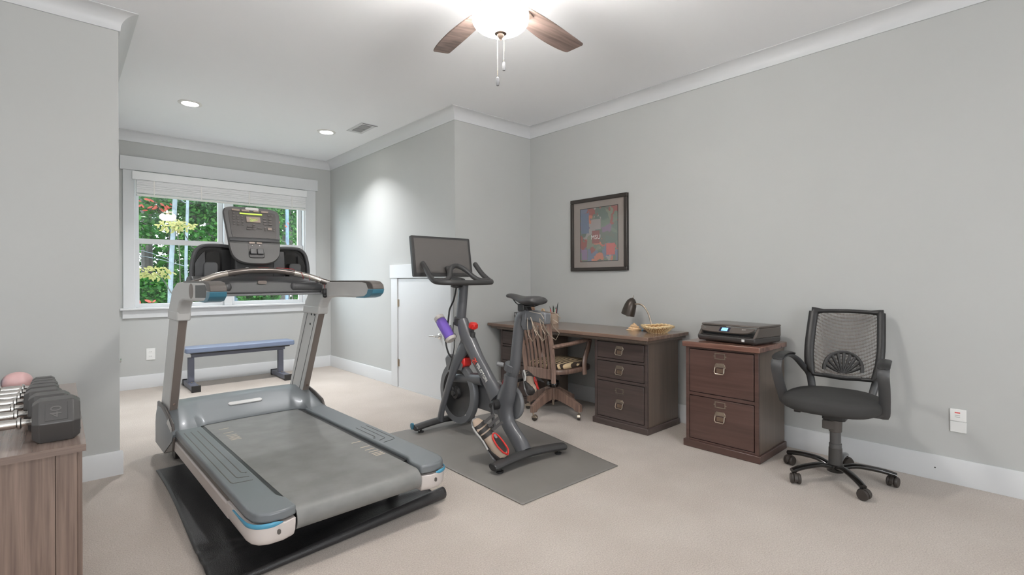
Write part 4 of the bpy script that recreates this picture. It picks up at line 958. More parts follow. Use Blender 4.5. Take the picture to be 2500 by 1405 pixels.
def holder(dr, cx, zc, y=-.004):
    t = MB(); w_, h_ = .074, .042
    for a in ((-w_/2,w_/2,-h_/2,-h_/2+.005),(-w_/2,w_/2,h_/2-.005,h_/2),(-w_/2,-w_/2+.006,-h_/2+.005,h_/2-.005),(w_/2-.006,w_/2,-h_/2+.005,h_/2-.005)): t.box(cx+a[0],cx+a[1],y-.003,y,zc+a[2],zc+a[3])
    for u in (-w_/2-.004, w_/2+.004): t.lathe([(.004,-.003),(.004,0)], 8, (cx+u, y, zc), 'y')
    obj('card_holder', t, M['pewter'], dr)
def cabinet(name, label, cat, loc, w_, d_, h_, drawers, fm, sm, tm_=None, group=None):
    c = thing(name, label, cat, loc, R(-90), group)
    st_ = .026; hw = w_/2
    obj('carcass', B(-hw, hw, .020, d_, .05, h_), sm, c, bev=.002)
    obj('plinth', B(-hw-.014, hw+.014, -.016, d_+.002, .001, .05), fm, c, bev=.004)
    for s in (-1, 1): obj('stile', B(min(s*hw,s*(hw-st_)), max(s*hw,s*(hw-st_)), 0, .0199, .05, h_), fm, c, bev=.0015)
    zs = [.05]+[z for a in drawers for z in a[:2]]+[h_]
    edges = sorted([a[:2] for a in drawers]); prev = .05
    for z0, z1 in edges+[(h_, None)]:
        if z0-prev > .003: obj('rail', B(-hw+st_+.0005, hw-st_-.0005, .001, .0199, prev, z0), fm, c, bev=.0012)
        prev = z1
    obj('drawer_gap', B(-hw+st_, hw-st_, .0165, .0198, .06, h_-.01), M['gap'], c)
    for z0, z1, hz, cz_ in drawers:
        dr = obj('drawer', B(-hw+st_+.005, hw-st_-.005, -.003, .016, z0+.005, z1-.005), fm, c, bev=.002)
        pull(dr, 0, hz, -.003)
        if cz_: holder(dr, 0, cz_, -.003)
    if tm_: obj('top', B(-hw-.016, hw+.016, -.024, d_+.004, h_+.0005, h_+.037), tm_, c, bev=.004)
    return c
DR = [(.368,.068,.0,0)]
dw = [(.066,.368,.205,.300),(.390,.534,.480,None),(.553,.694,.640,None)]
cabinet('desk_pedestal', 'dark three drawer desk pedestal at the lamp end of the desk', 'cabinet', (3.352, 2.3925, 0), .508, .46, .7, dw, M['espresso'], M['espresso_v'], group='desk pedestals')
cabinet('desk_pedestal', 'dark three drawer desk pedestal at the corner end behind the bike', 'cabinet', (3.352, 3.604, 0), .508, .46, .7, dw, M['espresso'], M['espresso_v'], group='desk pedestals')
fcz = [(.062,.374,.262,.335),(.396,.708,.596,.670)]
cabinet('file_cabinet', 'two drawer mahogany file cabinet with brass pulls under the printer', 'cabinet', (3.362, 1.570, 0), .508, .45, .720, fcz, M['filewood'], M['espresso_v'], M['filetop'])
dt = thing('worktop', 'long espresso desk worktop spanning the two drawer pedestals', 'worktop', (3.54, 3.0, .7))
obj('frieze', B(3.330, 3.835, 2.112, 3.885, .7005, .7155), M['espresso_v'], dt, W=True)
obj('moulding', B(3.268, 3.845, 2.085, 3.912, .716, .7385), M['espresso_v'], dt, bev=.006, W=True)
obj('slab', B(3.240, 3.850, 2.062, 3.936, .739, .768), M['deskwood'], dt, bev=.004, W=True)
DZ = .768
# ---- printer
pr_ = thing('printer', 'brown all in one inkjet printer with a lit blue screen on the file cabinet', 'printer', (3.600, 1.545, .7575), R(-97))
PW = .215
secp = lambda x: [(-.165,.0),(-.178,.012),(-.182,.04),(-.150,.048),(-.150,.052)]
t = MB(); t.prism([(-.160,.006),(-.178,.018),(-.180,.048),(.165,.048),(.165,.014),(.150,.006)], 'x', -PW, PW); obj('base', t, M['printerlow'], pr_, bev=.010, seg=3)
t = MB(); t.prism([(-.135,.0485),(-.135,.066),(.160,.066),(.160,.0485)], 'x', -PW+.012, PW-.012); obj('paper_bay', t, M['black'], pr_)
t = MB(); t.prism([(-.172,.0486),(-.176,.053),(-.150,.055),(-.140,.0486)], 'x', -PW+.03, PW-.05); obj('paper_tray', t, M['printerlow'], pr_, bev=.002)
for s in (-1, 1):
    t = MB(); t.prism([(-.176,.046),(-.160,.060),(-.120,.112),(.165,.112),(.168,.046)], 'x', s*PW, s*(PW-.020)); obj('side_cheek', t, M['printer'], pr_, bev=.006, seg=3)
t = MB(); t.M = axes((0,-.1560,.0930), (1,0,0), (0,.69,.72), (0,-.72,.69)); t.prism(spl([(-.205,.024),(-.203,.006),(-.192,-.008),(-.165,-.020),(-.11,-.0255),(0,-.0265),(.09,-.0255),(.145,-.020),(.175,-.006),(.192,.012),(.197,.024)], 3), 'z', -.012, .001)
fp = obj('front_fascia', t, M['printer'], pr_, bev=.006, seg=3)
t = MB(); t.prism([(-.126,.1128),(-.126,.120),(-.118,.126),(.160,.126),(.168,.120),(.168,.1128)], 'x', -PW, PW); obj('scanner_lid', t, M['printer'], pr_, bev=.006, seg=3)
fm_ = axes((-.012,-.1562,.0920), (1,0,0), (0,.69,.72), (0,-.72,.69))
t = MB(); t.M = fm_; t.prism(rrect(.078,.036,.004,4), 'z', .0, .0024); ls = obj('screen_frame', t, M['lcdframe'], pr_)
t = MB(); t.M = fm_; t.prism(rrect(.046,.027,.001,2), 'z', .0025, .0032); obj('lcd', t, M['lcd'], ls)
text('hp', .020, M['grey'], fp, axes((-.168,-.1520,.0985), (1,0,0), (0,.69,.72), (0,-.72,.69)), .001)
text('ENVY', .011, M['letter'], fp, axes((.125,-.1520,.0985), (1,0,0), (0,.69,.72), (0,-.72,.69)), .001)
t = MB(); t.box(.125,.145,-.1815,-.1802,.021,.037); obj('sticker', t, M['white'], pr_)
for x, y in ((-.17,-.12),(.17,-.12),(-.17,.12),(.17,.12)):
    t = MB(); t.lathe([(.012,0),(.012,.012)], 12, (x,y,0)); obj('foot', t, M['black'], pr_)
# ---- desk lamp
lx, ly = 3.690, 2.310
lm = thing('desk_lamp', 'bronze gooseneck desk lamp with a dark bullet shade', 'desk lamp', (lx, ly, DZ))
t = MB(); t.lathe([(.07,0),(.072,.008),(.06,.018),(.02,.024),(.012,.03),(0,.03)], 28); obj('base', t, M['bronze'], lm)
P = spl([(0,0,.025),(-.002,.004,.07),(-.006,.030,.150),(-.010,.070,.205),(-.015,.110,.225),(-.018,.150,.222)], 6)
t = MB(); t.tube(P, .0065, 10); obj('gooseneck', t, M['pewter'], lm)
ax_ = Vector((.02,-.046,.165)).normalized()
t = MB(); t.M = axes((-.02,.225,.125), Vector((0,.165,.046)), ax_.cross(Vector((0,.165,.046)).normalized()), ax_)
t.lathe([(.057,0),(.059,.002),(.057,.045),(.051,.09),(.040,.125),(.022,.148),(.006,.155),(.005,.157),(0,.157)], 28)
t.lathe([(.055,.001),(.049,.085),(.036,.12),(0,.135)], 28); shd = obj('shade', t, mat('dark_bronze', rgb(72,64,58), .34, metal=.5), lm)
t = MB(); t.M = axes((-.02,.225,.125), Vector((0,.165,.046)), ax_.cross(Vector((0,.165,.046)).normalized()), ax_); t.ball((0,0,.012),(.026,.026,.026)); t.tube([(0,0,.03),(0,0,.11)], .014, 10); obj('bulb', t, M['white'], lm)
t = MB(); t.M = axes((-.02,.225,.125), Vector((0,.165,.046)), ax_.cross(Vector((0,.165,.046)).normalized()), ax_); t.tube([(0,0,.155),(0,0,.180)], .0028, 8); obj('switch', t, M['pewter'], shd)
# ---- basket
bs = thing('woven_basket', 'shallow woven wicker basket on the desk beside the lamp', 'basket', (3.61, 2.205, DZ))
t = MB(); t.lathe([(.0,.003),(.070,.003),(.090,.022),(.118,.050),(.120,.048),(.092,.018),(.072,.0005),(0,.0005)], 40); obj('inner', t, M['wickerdark'], bs)
for q in range(44):
    a = 2*pi*q/44; b2 = a+.10
    t = MB(); t.tube([(.073*cos(a),.073*sin(a),.003),(.096*cos(a+.05),.096*sin(a+.05),.021),(.122*cos(b2),.122*sin(b2),.048)], .0032, 5); obj('stake', t, M['wicker'], bs)
for r_, z, k in ((.073,.005,.0045),(.122,.050,.007),(.128,.056,.0055),(.117,.057,.005)):
    t = MB(); pts = [((r_+.0022*sin(22*a))*cos(a), (r_+.0022*sin(22*a))*sin(a), z+.002*cos(22*a)+.004*sin(3*a+1)*(r_ > .1)) for a in [2*pi*q/132 for q in range(132)]]; t.tube(pts, k, 6, closed=True); obj('rim_coil', t, M['wicker'], bs)
# ---- conch shell
t = MB(); secs = []
for i in range(22):
    f = i/21; z = .004+.062*f; r_ = .052*(1-f)**.85+.002; ring = []
    for q in range(20):
        a = 2*pi*q/20; rr_ = r_*(1+.13*sin(a*1+f*19))*(1+.05*sin(7*a)*(1-f)); ring.append((rr_*cos(a)*1.0+.004*sin(f*6), rr_*sin(a)*1.15, z))
    secs.append(ring)
t.loft(secs); o = obj('sea_shell', t, M['shell'], None, ang=80); o.location = (3.645, 2.452, DZ+.0005); o.rotation_euler = (R(0),R(0),R(20)); o.location.z = DZ+.0005-.003
tag(o, 'pale tan spiral sea shell on the desk left of the basket', 'shell')
t = MB(); t.lathe([(.012,0),(.016,.004),(.012,.010),(0,.012)], 14); o = obj('glass_pebble', t, M['blue'], None); o.location = (3.66, 2.372, DZ+.0003); tag(o, 'small blue glass pebble between the shell and the basket', 'pebble')
# ---- pencil cup and pencils
px, py = 3.600, 3.335
t = MB(); t.lathe([(.0,.0),(.036,.0),(.038,.004),(.038,.105),(.034,.105),(.034,.006),(0,.005)], 26); o = obj('pencil_cup', t, mat('cup_tan', rgb(176,156,138), .6), None); o.location = (px, py, DZ+.0005); tag(o, 'tan cup full of pens on the desk behind the wooden chair', 'pencil cup')
pens = [((200,40,44),'red pen','leaning left in the tan cup',-.030,.024,.172),((60,60,58),'black capped pen','standing in the tan cup',-.015,.004,.180),((60,150,70),'green pen','standing in the tan cup',.004,.014,.178),
        ((214,110,110),'pink pen','standing in the tan cup',.016,-.006,.174),((70,120,170),'blue pen','in the tan cup, right of the pink one',.010,-.024,.178),((200,200,196),'white pen','in the tan cup',-.010,-.018,.170),((56,58,62),'long dark pencil','rising highest, leaning right in the tan cup',.002,-.034,.212)]
for c_, nm, where, ax2, ay2, hh in pens:
    g = thing('pen', nm+' '+where, 'pen', (px, py, DZ+.008), group='pens in the cup')
    p0 = (ax2*.35, ay2*.35, .0); p1 = (ax2*1.1, ay2*1.1, hh-.03); p2 = (ax2*1.3, ay2*1.3, hh-.004)
    t = MB(); t.tube([p0, p1], .0042, 8); obj('barrel', t, mat('pen_'+nm.replace(' ','_'), rgb(*c_), .4), g)
    t = MB(); t.tube([p1, p2], [.0040,.0008], 8); obj('tip', t, M['bikedark'] if 'white' not in nm else M['grey'], g)
# ---- carved post, wooden loop, wire basket at the corner end of the desk
t = MB(); t.lathe([(.024,0),(.026,.01),(.022,.03),(.026,.06),(.021,.09),(.026,.125),(.022,.155),(.018,.172),(0,.174)], 14); o = obj('carved_post', t, mat('carved_wood', rgb(120,92,72), .7, noise=(60,.4), bump=(70,.8,.006)), None); o.location = (3.600, 3.645, DZ+.0005); tag(o, 'small carved brown wooden post standing on the desk', 'ornament')
t = MB(); t.tube([(0,.016*cos(a),.118+.020*sin(a)) for a in [R(x) for x in range(-30,211,20)]]+[(0,-.016,.0),(0,.016,.0)], [(.006,.010)]*15, 8, fix=FX, closed=True); o = obj('wooden_loop', t, mat('pale_wood', rgb(206,176,140), .6), None); o.location = (3.600, 3.495, DZ+.006); tag(o, 'pale wooden loop standing between the carved post and the pens', 'ornament')
wbk = thing('wire_basket', 'dark wire basket lined with tan fabric at the corner end of the desk', 'basket', (3.600, 3.808, DZ))
t = MB(); t.ball((0,0,.048),(.066,.066,.046),18,10); obj('lining', t, mat('liner_tan', rgb(186,160,134), .8, noise=(30,.3)), wbk)
t = MB()
for z, r_ in ((.006,.052),(.05,.074),(.092,.078)): t.tube([(r_*cos(a), r_*sin(a), z) for a in [2*pi*q/24 for q in range(24)]], .0028, 6, closed=True)
for q in range(12):
    a = 2*pi*q/12; t.tube([(.052*cos(a),.052*sin(a),.006),(.074*cos(a+.2),.074*sin(a+.2),.05),(.078*cos(a),.078*sin(a),.092)], .0024, 6)
obj('wires', t, M['bikedark'], wbk)

# ================================================================== MESH TASK CHAIR (front = -y)
oc = thing('task_chair', 'black mesh back task chair with looped arms by the right wall', 'chair', (3.440, .905, 0), R(-86))
def superell(w_, d_, p, n=36): 
    return [(w_*(abs(cos(a))**p)*(1 if cos(a) >= 0 else -1), d_*(abs(sin(a))**p)*(1 if sin(a) >= 0 else -1)) for a in [2*pi*q/n for q in range(n)]]
secs = []
for z, k in ((.404,.62),(.408,.88),(.420,.975),(.440,1.0),(.460,.998),(.477,.968),(.487,.88),(.492,.62),(.493,.3)):
    secs.append([(x*k-.008, y*k-.050, z+.024+(.010*((y*k)/.25)**2 if z > .45 else 0)) for x, y in superell(.246,.250,.72)])
t = MB(); t.loft(secs); obj('seat', t, M['fabric'], oc, ang=80)
t = MB(); t.prism(rrect(.12,.13,.02,4), 'z', .362, .4200); mc_ = obj('tilt_mechanism', t, M['black'], oc, bev=.006)
t = MB(); t.tube([(-.05,-.04,.395),(-.17,-.09,.402)], .006, 8); t.prism(rrect(.036,.020,.006,3,-.180,-.094), 'z', .390, .412); obj('height_lever', t, M['black'], mc_)
t = MB(); t.lathe([(.034,.285),(.036,.34),(.036,.362)], 20); t.prism(rrect(.072,.062,.012,4,-.028,-.005), 'z', .300, .352); obj('tension_knob', t, M['tmskirt'], oc, bev=.004)
t = MB(); t.lathe([(.029,.20),(.029,.290)], 20); t.lathe([(.033,.185),(.033,.215)], 20); obj('gas_lift', t, mat('lift_grey', rgb(92,90,89), .4), oc)
t = MB(); t.lathe([(.037,.085),(.035,.188),(.033,.190)], 24); obj('lift_cover', t, mat('lift_cover_grey', rgb(74,71,69), .45), oc)
t = MB(); t.lathe([(.024,.040),(.046,.050),(.046,.088),(.040,.092)], 24); hub = obj('base_hub', t, M['glossblack'], oc)
CR_ = .275
for q in range(5):
    a = R(4+72*q+86); e = Vector((cos(a), sin(a), 0)); side = Vector((-sin(a), cos(a), 0))
    t = MB(); pts = spl([tuple(e*.03+Vector((0,0,.074))), tuple(e*.10+Vector((0,0,.094))), tuple(e*.18+Vector((0,0,.092))), tuple(e*.245+Vector((0,0,.084))), tuple(e*.294+Vector((0,0,.072)))], 4)
    t.tube(pts, [(.0145,.026-.007*abs(i_/16-.0)) for i_ in range(17)], 10, fix=tuple(side)); lg = obj('leg', t, M['glossblack'], oc, ang=60)
    p = e*CR_; sa = a+R(random.choice((60,-50,90,120,40))); e2 = Vector((cos(sa), sin(sa), 0)); s2 = Vector((-sin(sa), cos(sa), 0))
    t = MB(); t.tube([p+Vector((0,0,.056)), p+Vector((0,0,.076))], .006, 8)
    c0 = p+e2*.014
    hood = [(c0+e2*(.034*cos(b_))+Vector((0,0,.032+.032*sin(b_)))) for b_ in [R(x) for x in range(-20,201,20)]]
    t.loft([[tuple(h_+s2*k) for h_ in hood] for k in (-.010,.010)])
    cst = obj('caster', t, M['caster'], oc, ang=50, bev=.003)
    for s in (-1, 1):
        t = MB(); t.M = axes(c0+s2*(s*.018)+Vector((0,0,.0305)), e2, (0,0,1), s2); t.lathe([(.010,-.009),(.026,-.009),(.0300,-.004),(.0300,.004),(.025,.009),(0,.010)], 20); obj('wheel', t, M['caster'], cst, ang=40)
def bp(x, z): return .205+.37*(z-.56)-.85*x*x
fp_ = []
for x, z in [(-.168,.606),(-.185,.66),(-.192,.76),(-.189,.88),(-.185,.965),(-.183,.981),(-.175,.986),(0,.990),(.175,.986),(.183,.981),(.185,.965),(.189,.88),(.192,.76),(.185,.66),(.168,.606),(.158,.590),(.148,.584),(0,.578),(-.148,.584),(-.158,.590)]:
    fp_.append((x, bp(x,z), z))
fp2 = spl(fp_+[fp_[0]], 3)[:-1]
t = MB(); t.tube(fp2, [(.0125+(.016 if p[0] < 0 else .010)*min(1,max(0,(abs(p[0])-.16)/.02)), .014) for p in fp2], 10, fix=(0,1,0), closed=True); bf = obj('back_frame', t, M['black'], oc, ang=60)
t = MB(); t.grid(lambda u, v: (-.176+.352*u, bp(-.176+.352*u,.58+.40*v)+.002, .582+.400*v), 14, 14); obj('mesh_panel', t, M['meshfab'], oc)
# lumbar fan
t = MB(); cx, czz = 0, .602; out_ = []
for a in range(-8, 189, 14):
    rr_ = (.128, .140)[0]; out_.append((cx+.104*cos(R(a))*(1 if 20 < a < 160 else .98), czz+.032+.098*sin(R(a))))
fo = spl(out_, 2)
t.tube([(x, bp(x,z)-.008, z) for x, z in fo], [(.011,.005)]*len(fo), 8, fix=(0,1,0))
for q in range(9):
    a = R(12+19.5*q); ex, ez = .100*cos(a), .032+.094*sin(a); mx_, mz = .055*cos(a), .012+.05*sin(a)
    pts = spl([(ex*.12, czz+.005), (mx_, czz+mz), (ex, czz+ez)], 4)
    t.tube([(x, bp(x,z)-.008, z) for x, z in pts], [(.0040+.0062*i_/8,.005) for i_ in range(9)], 6, fix=(0,1,0))
t.tube([(-.10, bp(.1,.575)-.008, .585),(-.02, bp(0,.57)-.008,.578),(.02,bp(0,.57)-.008,.578),(.10,bp(.1,.575)-.008,.585)], [(.014,.006)]*4, 8, fix=(0,1,0))
obj('lumbar_fan', t, M['black'], oc, ang=60)
for s in (-1, 1):
    t = MB(); pts = spl([(s*.215,.02,.420),(s*.272,.0,.425),(s*.285,-.045,.50),(s*.292,-.105,.60),(s*.292,-.135,.67),(s*.290,-.105,.712),(s*.284,-.02,.722),(s*.274,.07,.715),(s*.255,.15,.685),(s*.225,.215,.62),(s*.195,.235,.57),(s*.17,.20,.47),(s*.14,.12,.40)], 4)
    n_ = len(pts); t.tube(pts, [(.011,.033 if 2 < i_ < 30 else .024) for i_ in range(n_)], 10, fix=(1,0,0)); ar_ = obj('arm', t, M['dark'], oc, ang=60)
    pts = None
    pd = spl([(s*.291,-.128,.704),(s*.289,-.09,.728),(s*.284,-.01,.737),(s*.276,.06,.732),(s*.266,.105,.718)], 4)
    t = MB(); t.tube(pd, [(.010,.036*min(1,.55+.25*i_,.55+.25*(16-i_))) for i_ in range(17)], 10, fix=(1,0,0)); ap_ = obj('arm_pad', t, M['black'], ar_, ang=60)
    for q_ in (ar_, ap_):
        for v in q_.data.vertices:
            v.co.x *= .95 if s < 0 else .87; v.co.y -= .030*min(1, max(0, (.26-v.co.y)/.2))

# ================================================================== WOODEN SWIVEL CHAIR (front = -y)
wc = thing('swivel_chair', 'walnut slat back wooden swivel armchair tucked at the desk', 'chair', (3.27, 3.05, 0), R(93))
Wn = M['walnut']
outl = [(.235*(abs(cos(a))**.6)*(1 if cos(a) >= 0 else -1), -.075+.270*(abs(sin(a))**.6)*(1 if sin(a) >= 0 else -1)) for a in [2*pi*q/36 for q in range(36)]]
t = MB(); t.loft([[(x*k, y*k, z) for x, y in outl] for z, k in ((.392,.955),(.398,.99),(.425,1.0),(.433,.985))]); obj('seat', t, Wn, wc, ang=50)
for s in (-1, 1):
    t = MB(); pts = spl([(s*.158,.185,.325),(s*.160,.190,.45),(s*.166,.215,.62),(s*.170,.255,.80),(s*.172,.275,.885)], 4); t.tube(pts, [(.026,.028)]*17, 4, fix=(1,0,0)); obj('back_post', t, Wn, wc, smooth=False, bev=.003)
def arcy(x): return -.25*x*x
t = MB(); t.loft([[(x, .190+arcy(x)+.012, .355),(x, .190+arcy(x)-.012, .355),(x, .190+arcy(x)-.010, .440),(x, .190+arcy(x)+.014, .440)] for x in [-.142+.0284*q for q in range(11)]]); obj('lower_rail', t, Wn, wc, bev=.002)
t = MB(); t.loft([[(x, .262+arcy(x)+.012, .815),(x, .262+arcy(x)-.012, .815),(x, .276+arcy(x)-.010, .895-.5*x*x),(x, .276+arcy(x)+.014, .895-.5*x*x)] for x in [-.152+.0304*q for q in range(11)]]); obj('crest_rail', t, Wn, wc, bev=.002)
for q in range(6):
    x = -.112+.0448*q
    t = MB(); pts = spl([(x,.190+arcy(x),.435),(x,.212+arcy(x),.60),(x*1.04,.262+arcy(x),.82)], 4); t.tube(pts, [(.009,.0165)]*9, 4, fix=(1,0,0)); obj('back_slat', t, Wn, wc, smooth=False, bev=.0015)
for s in (-1, 1):
    t = MB(); pts = spl([(s*.170,.225,.635),(s*.205,.13,.645),(s*.235,.02,.655),(s*.250,-.10,.668),(s*.245,-.19,.672),(s*.243,-.215,.655)], 4); t.tube(pts, [(.018,.026)]*len(pts), 8, fix=(1,0,0)); ar_ = obj('arm', t, Wn, wc, ang=50)
    pts = spl([(s*.243,-.215,.668),(s*.243,-.195,.60),(s*.243,-.155,.53),(s*.243,-.135,.46),(s*.243,-.14,.37)], 4); t = MB(); t.tube(pts, [(.028,.017)]*len(pts), 8, fix=(1,0,0)); obj('arm_support', t, Wn, wc, ang=50)
    for z in (.388,.412):
        t = MB(); t.lathe([(.005,0),(.003,.002)], 8, (s*.2565,-.14,z), 'x'); obj('peg', t, M['wicker'], wc)
obj('seat_iron', B(-.05,.05,-.16,.12,.362,.3915), M['black'], wc, bev=.004)
t = MB(); hx = [(.018*cos(a)+.0, .10+.09*(a/(2*pi*9)), .345+.018*sin(a)) for a in [2*pi*q/10 for q in range(91)]]
t.tube([(p[0], -p[1], p[2]) for p in hx], .0035, 6); obj('tilt_spring', t, M['black'], wc)
t = MB(); t.lathe([(.022,.245),(.05,.252),(.062,.272),(.055,.298),(.03,.312),(.022,.362)], 20); obj('hub_cap', t, M['glossblack'], wc)
obj('hub_block', B(-.034,.034,-.034,.034,.135,.245), Wn, wc, bev=.004)
t = MB(); t.tube([(0,0,.085),(0,0,.135)], .010, 8); obj('hub_screw', t, M['pewter'], wc)
for q in range(4):
    a = R(90*q+2); e = Vector((cos(a), sin(a), 0)); sd_ = Vector((-sin(a), cos(a), 0))
    pl = [(.035,.140),(.035,.242),(.075,.238),(.285,.135),(.300,.130),(.300,.070),(.250,.070),(.225,.092),(.10,.128)]
    t = MB(); t.loft([[tuple(e*r_+sd_*k+Vector((0,0,z))) for r_, z in pl] for k in (-.017,.017)]); lg = obj('leg', t, Wn, wc, smooth=False, bev=.003)
    p = e*.278; sa = a+R((40,100,-60,20)[q]); e2 = Vector((cos(sa), sin(sa), 0)); s2 = Vector((-sin(sa), cos(sa), 0)); c0 = p+e2*.014
    t = MB(); t.tube([p+Vector((0,0,.050)), p+Vector((0,0,.0695))], .008, 8)
    hood = [(c0+e2*(.026*cos(b_))+Vector((0,0,.028+.026*sin(b_)))) for b_ in [R(x) for x in range(0,181,20)]]
    t.loft([[tuple(h_+s2*k) for h_ in hood] for k in (-.014,.014)]); cst = obj('caster', t, M['pewter'], wc, ang=50, bev=.002)
    t = MB(); t.M = axes(c0+Vector((0,0,.024)), e2, (0,0,1), s2); t.lathe([(.018,-.012),(.0235,-.009),(.0235,.009),(.018,.012)], 20); obj('wheel', t, M['caster'], cst)
# ---- zebra cushion on the wooden chair
def zebra():
    mm, nt, p = nodes('zebra_fabric'); tc = nt.nodes.new('ShaderNodeTexCoord'); wv = nt.nodes.new('ShaderNodeTexWave')
    wv.inputs['Scale'].default_value = 9; wv.inputs['Distortion'].default_value = 7; wv.inputs['Detail'].default_value = 2; wv.inputs['Detail Scale'].default_value = .7
    nt.links.new(tc.outputs['Object'], wv.inputs['Vector']); r = nt.nodes.new('ShaderNodeValToRGB'); e = r.color_ramp.elements
    e[0].position = .40; e[0].color = rgb(62,50,42); e[1].position = .52; e[1].color = rgb(214,190,150)
    nt.links.new(wv.outputs['Fac'], r.inputs[0]); nt.links.new(r.outputs[0], p.inputs['Base Color']); p.inputs['Roughness'].default_value = .85; return mm
t = MB(); cu_ = [(.205*(abs(cos(a))**.55)*(1 if cos(a) >= 0 else -1), -.075+.235*(abs(sin(a))**.55)*(1 if sin(a) >= 0 else -1)) for a in [2*pi*q/36 for q in range(36)]]
t.loft([[(x*k, -.075+(y+.075)*k, z) for x, y in cu_] for z, k in ((0,.93),(.004,.985),(.022,1.0),(.040,.985),(.046,.93),(.052,.6),(.053,.2))])
o = obj('seat_cushion', t, zebra(), None, ang=70); o.location = (3.27, 3.05, .4335); o.rotation_euler = (0,0,R(93)); tag(o, 'brown and cream zebra print cushion on the wooden swivel chair', 'cushion')

# ================================================================== OUTSIDE: WOODS BEYOND THE WINDOW
S(obj('ground_outside', B(-12, 24, YW+.6, 40, -3.3, -3.2), M['ground']))
def leaves(n, boxf, size, flat=.35, lob=False):
    mb = MB(); vs = []; fs = []
    for i in range(n):
        p = boxf(); s_ = size*random.uniform(.6,1.35)
        d1 = Vector((random.gauss(0,1), random.gauss(0,1), random.gauss(0,1)*.6)).normalized()
        nn = Vector((random.gauss(0,.8), random.gauss(-.5,.8), random.gauss(.7,.6))).normalized()
        d2 = nn.cross(d1)
        if d2.length < .1: continue
        d2.normalize(); k = len(vs)
        vs += [tuple(p-d1*s_*.5), tuple(p+d2*s_*.30-d1*s_*.05+nn*s_*.05), tuple(p+d1*s_*.55), tuple(p-d2*s_*.30-d1*s_*.05+nn*s_*.05)]
        fs += [(k,k+1,k+2,k+3)]
    mb.v = vs; mb.f = fs; return mb
def blob(cs):
    def f():
        c, r_ = random.choice(cs); 
        while True:
            q = Vector((random.uniform(-1,1), random.uniform(-1,1), random.uniform(-1,1)))
            if q.length < 1: break
        return Vector((c[0]+q.x*r_[0], c[1]+q.y*r_[1], c[2]+q.z*r_[2]))
    return f
def tree(label, base, top, r0, r1, bark, crown=None, n=0, size=.1, lm_=None, group='trees beyond the window', wob=.05, branches=0):
    tr_ = thing('tree', label, 'tree', (base[0], base[1], -3.2), group=group)
    bx_, by_ = base[0], base[1]; pts = []; m_ = 7
    for i in range(m_+1):
        f = i/m_; pts.append(((top[0]-bx_)*f+random.gauss(0,wob)*(0 < i < m_), (top[1]-by_)*f+random.gauss(0,wob)*(0 < i < m_), (top[2]+3.2)*f))
    t = MB(); pp = spl(pts, 3); t.tube(pp, [r0+(r1-r0)*i_/(len(pp)-1) for i_ in range(len(pp))], 9); tk = obj('trunk', t, bark, tr_)
    for b_ in range(branches):
        q = pts[3+b_ % 4]; an = random.uniform(0, 2*pi); ln_ = random.uniform(.5,1.1)
        t = MB(); t.tube([q, (q[0]+ln_*.5*cos(an), q[1]+ln_*.5*sin(an), q[2]+.12), (q[0]+ln_*cos(an), q[1]+ln_*sin(an), q[2]+.20)], [.007,.005,.002], 6); obj('branch', t, bark, tk)
    if n:
        mb = leaves(n, blob(crown), size); mb.v = [(p[0]-bx_, p[1]-by_, p[2]+3.2) for p in mb.v]
        o_ = obj('foliage', mb, lm_, tr_, smooth=False, recalc=False); o_['kind'] = 'stuff'
    return tr_
tree('slender pale barked tree nearest the left window panes, leaning left as it drops', (1.30,11,-3.2), (1.74,11.2,5.2), .048, .034, M['barkw'], [((1.3,11.2,4.2),(1.3,1,1.2))], 900, .14, M['leaf'], wob=.02, branches=3)
tree('thin pale tree just right of the leaning one, left window panes', (1.76,11,-3.2), (1.80,11,5), .032, .022, M['barkw'], [((2.0,11.4,4.0),(1,.8,1))], 500, .13, M['leaf'], wob=.015, branches=3)
tree('straight bluish white trunk in the right window pane', (3.555,11,-3.2), (3.57,11,5.2), .038, .032, M['barkb'], [((3.8,11.5,4.4),(1.2,1,1.0))], 700, .13, M['leafd'], wob=.01, branches=4)
tree('short stout bluish trunk low in the right window unit', (3.10,13,-3.2), (3.12,13,1.2), .11, .10, M['barkb'], [((3.3,13.2,1.4),(.5,.4,.3))], 200, .12, M['leaf'], wob=.01)
dk = [((1.55,14),'dark trunk left of the leaning pale tree'),((2.35,13.5),'dark trunk close right of the pale trees'),((3.0,15.5),'dark trunk behind the window mullion'),((4.6,14.5),'dark trunk at the right edge of the right pane'),((1.1,16),'dark trunk at the far left of the left panes'),((5.6,17),'dark trunk deep behind the right pane')]
for (x, y), lb in dk:
    tree(lb, (x,y,-3.2), (x+random.uniform(-.2,.2), y, 7), .13, .09, M['barkd'], [((x,y-.6,4.4),(1.5,1.2,1.3)),((x+.5,y-.5,3.2),(.9,.8,.7))], 1100, .15, M['leafd'])
mids = [((2.6,12.6),[((2.45,12.6,2.75),(.75,.6,.55)),((2.3,12.4,2.0),(.55,.5,.35))],'bright green leafy sapling in the middle of the left upper pane'),
        ((.9,12.4),[((1.05,12.3,3.0),(.7,.5,.6)),((1.1,12.2,2.2),(.4,.4,.4))],'green leafy sapling at the left edge of the left panes'),
        ((4.3,13.0),[((4.3,12.8,2.6),(.7,.6,.8)),((4.2,12.8,1.7),(.5,.5,.4))],'leafy green sapling behind the blue trunk, right pane'),
        ((3.45,12.2),[((3.35,12.2,.95),(.5,.4,.28))],'low bright green bush at the foot of the right pane'),
        ((1.2,12.0),[((1.25,12,.95),(.6,.4,.40))],'low leafy bush at the foot of the left pane'),
        ((2.2,13.2),[((2.2,13,1.1),(.6,.4,.55))],'low green sapling right of the thin pale tree')]
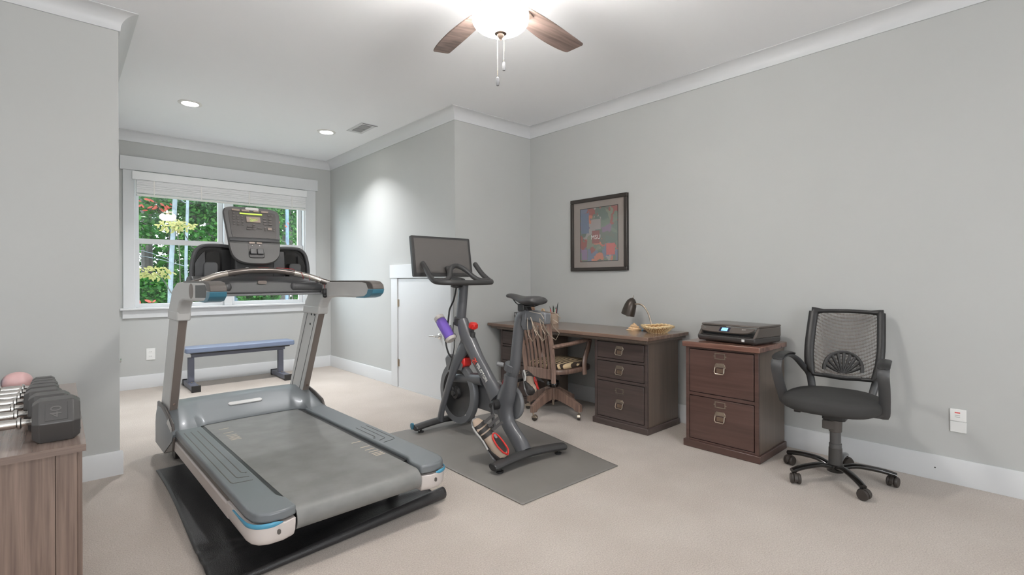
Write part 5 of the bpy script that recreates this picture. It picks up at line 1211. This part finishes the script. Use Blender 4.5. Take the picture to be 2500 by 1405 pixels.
for (x, y), cr_, lb in mids:
    tree(lb, (x,y,-3.2), (x,y,cr_[0][0][2]), .03, .012, M['barkd'], cr_, 1500, .095, M['leaf'])
far = [(-.5,20),(1.2,21),(2.8,20),(4.4,21.5),(6.0,20.5),(7.6,22),(9.2,21),(.4,24),(3.5,25),(6.8,25.5),(10.5,25)]
fl = ['far dense tree closing the view, number %s from the left'] 
nm_ = ['leftmost','second','third','fourth','fifth','sixth','rightmost','left rear','middle rear','right rear','far right rear']
for (x, y), nmx in zip(far, nm_):
    tree('dense dark green background tree, %s of the far row behind the trunks' % nmx, (x,y,-3.2), (x,y,7), .15, .08, M['barkd'],
         [((x,y,-.6),(1.6,.9,1.5)),((x,y,1.6),(1.7,1,1.6)),((x+.3,y,4.2),(1.7,1,1.7)),((x,y,6.6),(1.6,1,1.4))], 3000, .24, M['leafd'] if y > 20.6 else M['leaf'])
def spray(label, c, n, size, mt, rad):
    sp_ = thing('leafy_branch', label, 'branch', c, group='leafy branches outside the glass')
    t = MB(); t.tube(spl([(.5,.5,-3.19-c[2]),(.45,.35,-.9),(.2,.1,-.3),(0,0,.02),(-.12,0,.05)], 4), [.012-.0006*i_ for i_ in range(17)], 6); obj('twig', t, M['barkd'], sp_)
    for i in range(n):
        a = random.uniform(0,2*pi); r_ = rad*math.sqrt(random.random()); ce = Vector((r_*cos(a)*1.5, random.uniform(-.15,.15), r_*sin(a)*.62)); d1 = Vector((random.uniform(-1,1), random.uniform(-.4,.2), random.uniform(-.9,.1))).normalized()
        nn = Vector((random.uniform(-.4,.4), -.8, random.uniform(.2,.9))).normalized(); d2 = nn.cross(d1).normalized(); s_ = size*random.uniform(.7,1.3)
        t = MB(); prf = [(0,0),(.25,.16),(.55,.22),(.8,.14),(1,0)]
        L_ = [ce+d1*s_*u+d2*s_*v for u, v in prf]; R_ = [ce+d1*s_*u-d2*s_*v for u, v in prf[1:-1]][::-1]
        t.v = [tuple(p) for p in L_+R_]; t.f = [list(range(len(t.v)))]; obj('leaf', t, mt, sp_, smooth=False, recalc=False)
spray('bright yellow green leafy branch in the upper left window pane', (1.28,8.7,2.03), 120, .062, M['leafy'], .15)
spray('yellow green leafy branch in the lower left window pane', (1.02,8.7,1.34), 110, .058, M['leafy'], .14)
spray('pink red leafy branch low in the left window pane', (1.05,10,.78), 26, .09, M['leafr'], .22)
spray('pink red leafy branch in the upper part of the left window pane', (1.35,11.6,2.72), 22, .10, M['leafr'], .26)
spray('red leafy branch beside the blue trunk in the right window pane', (3.15,10.6,2.35), 16, .09, M['leafr'], .22)
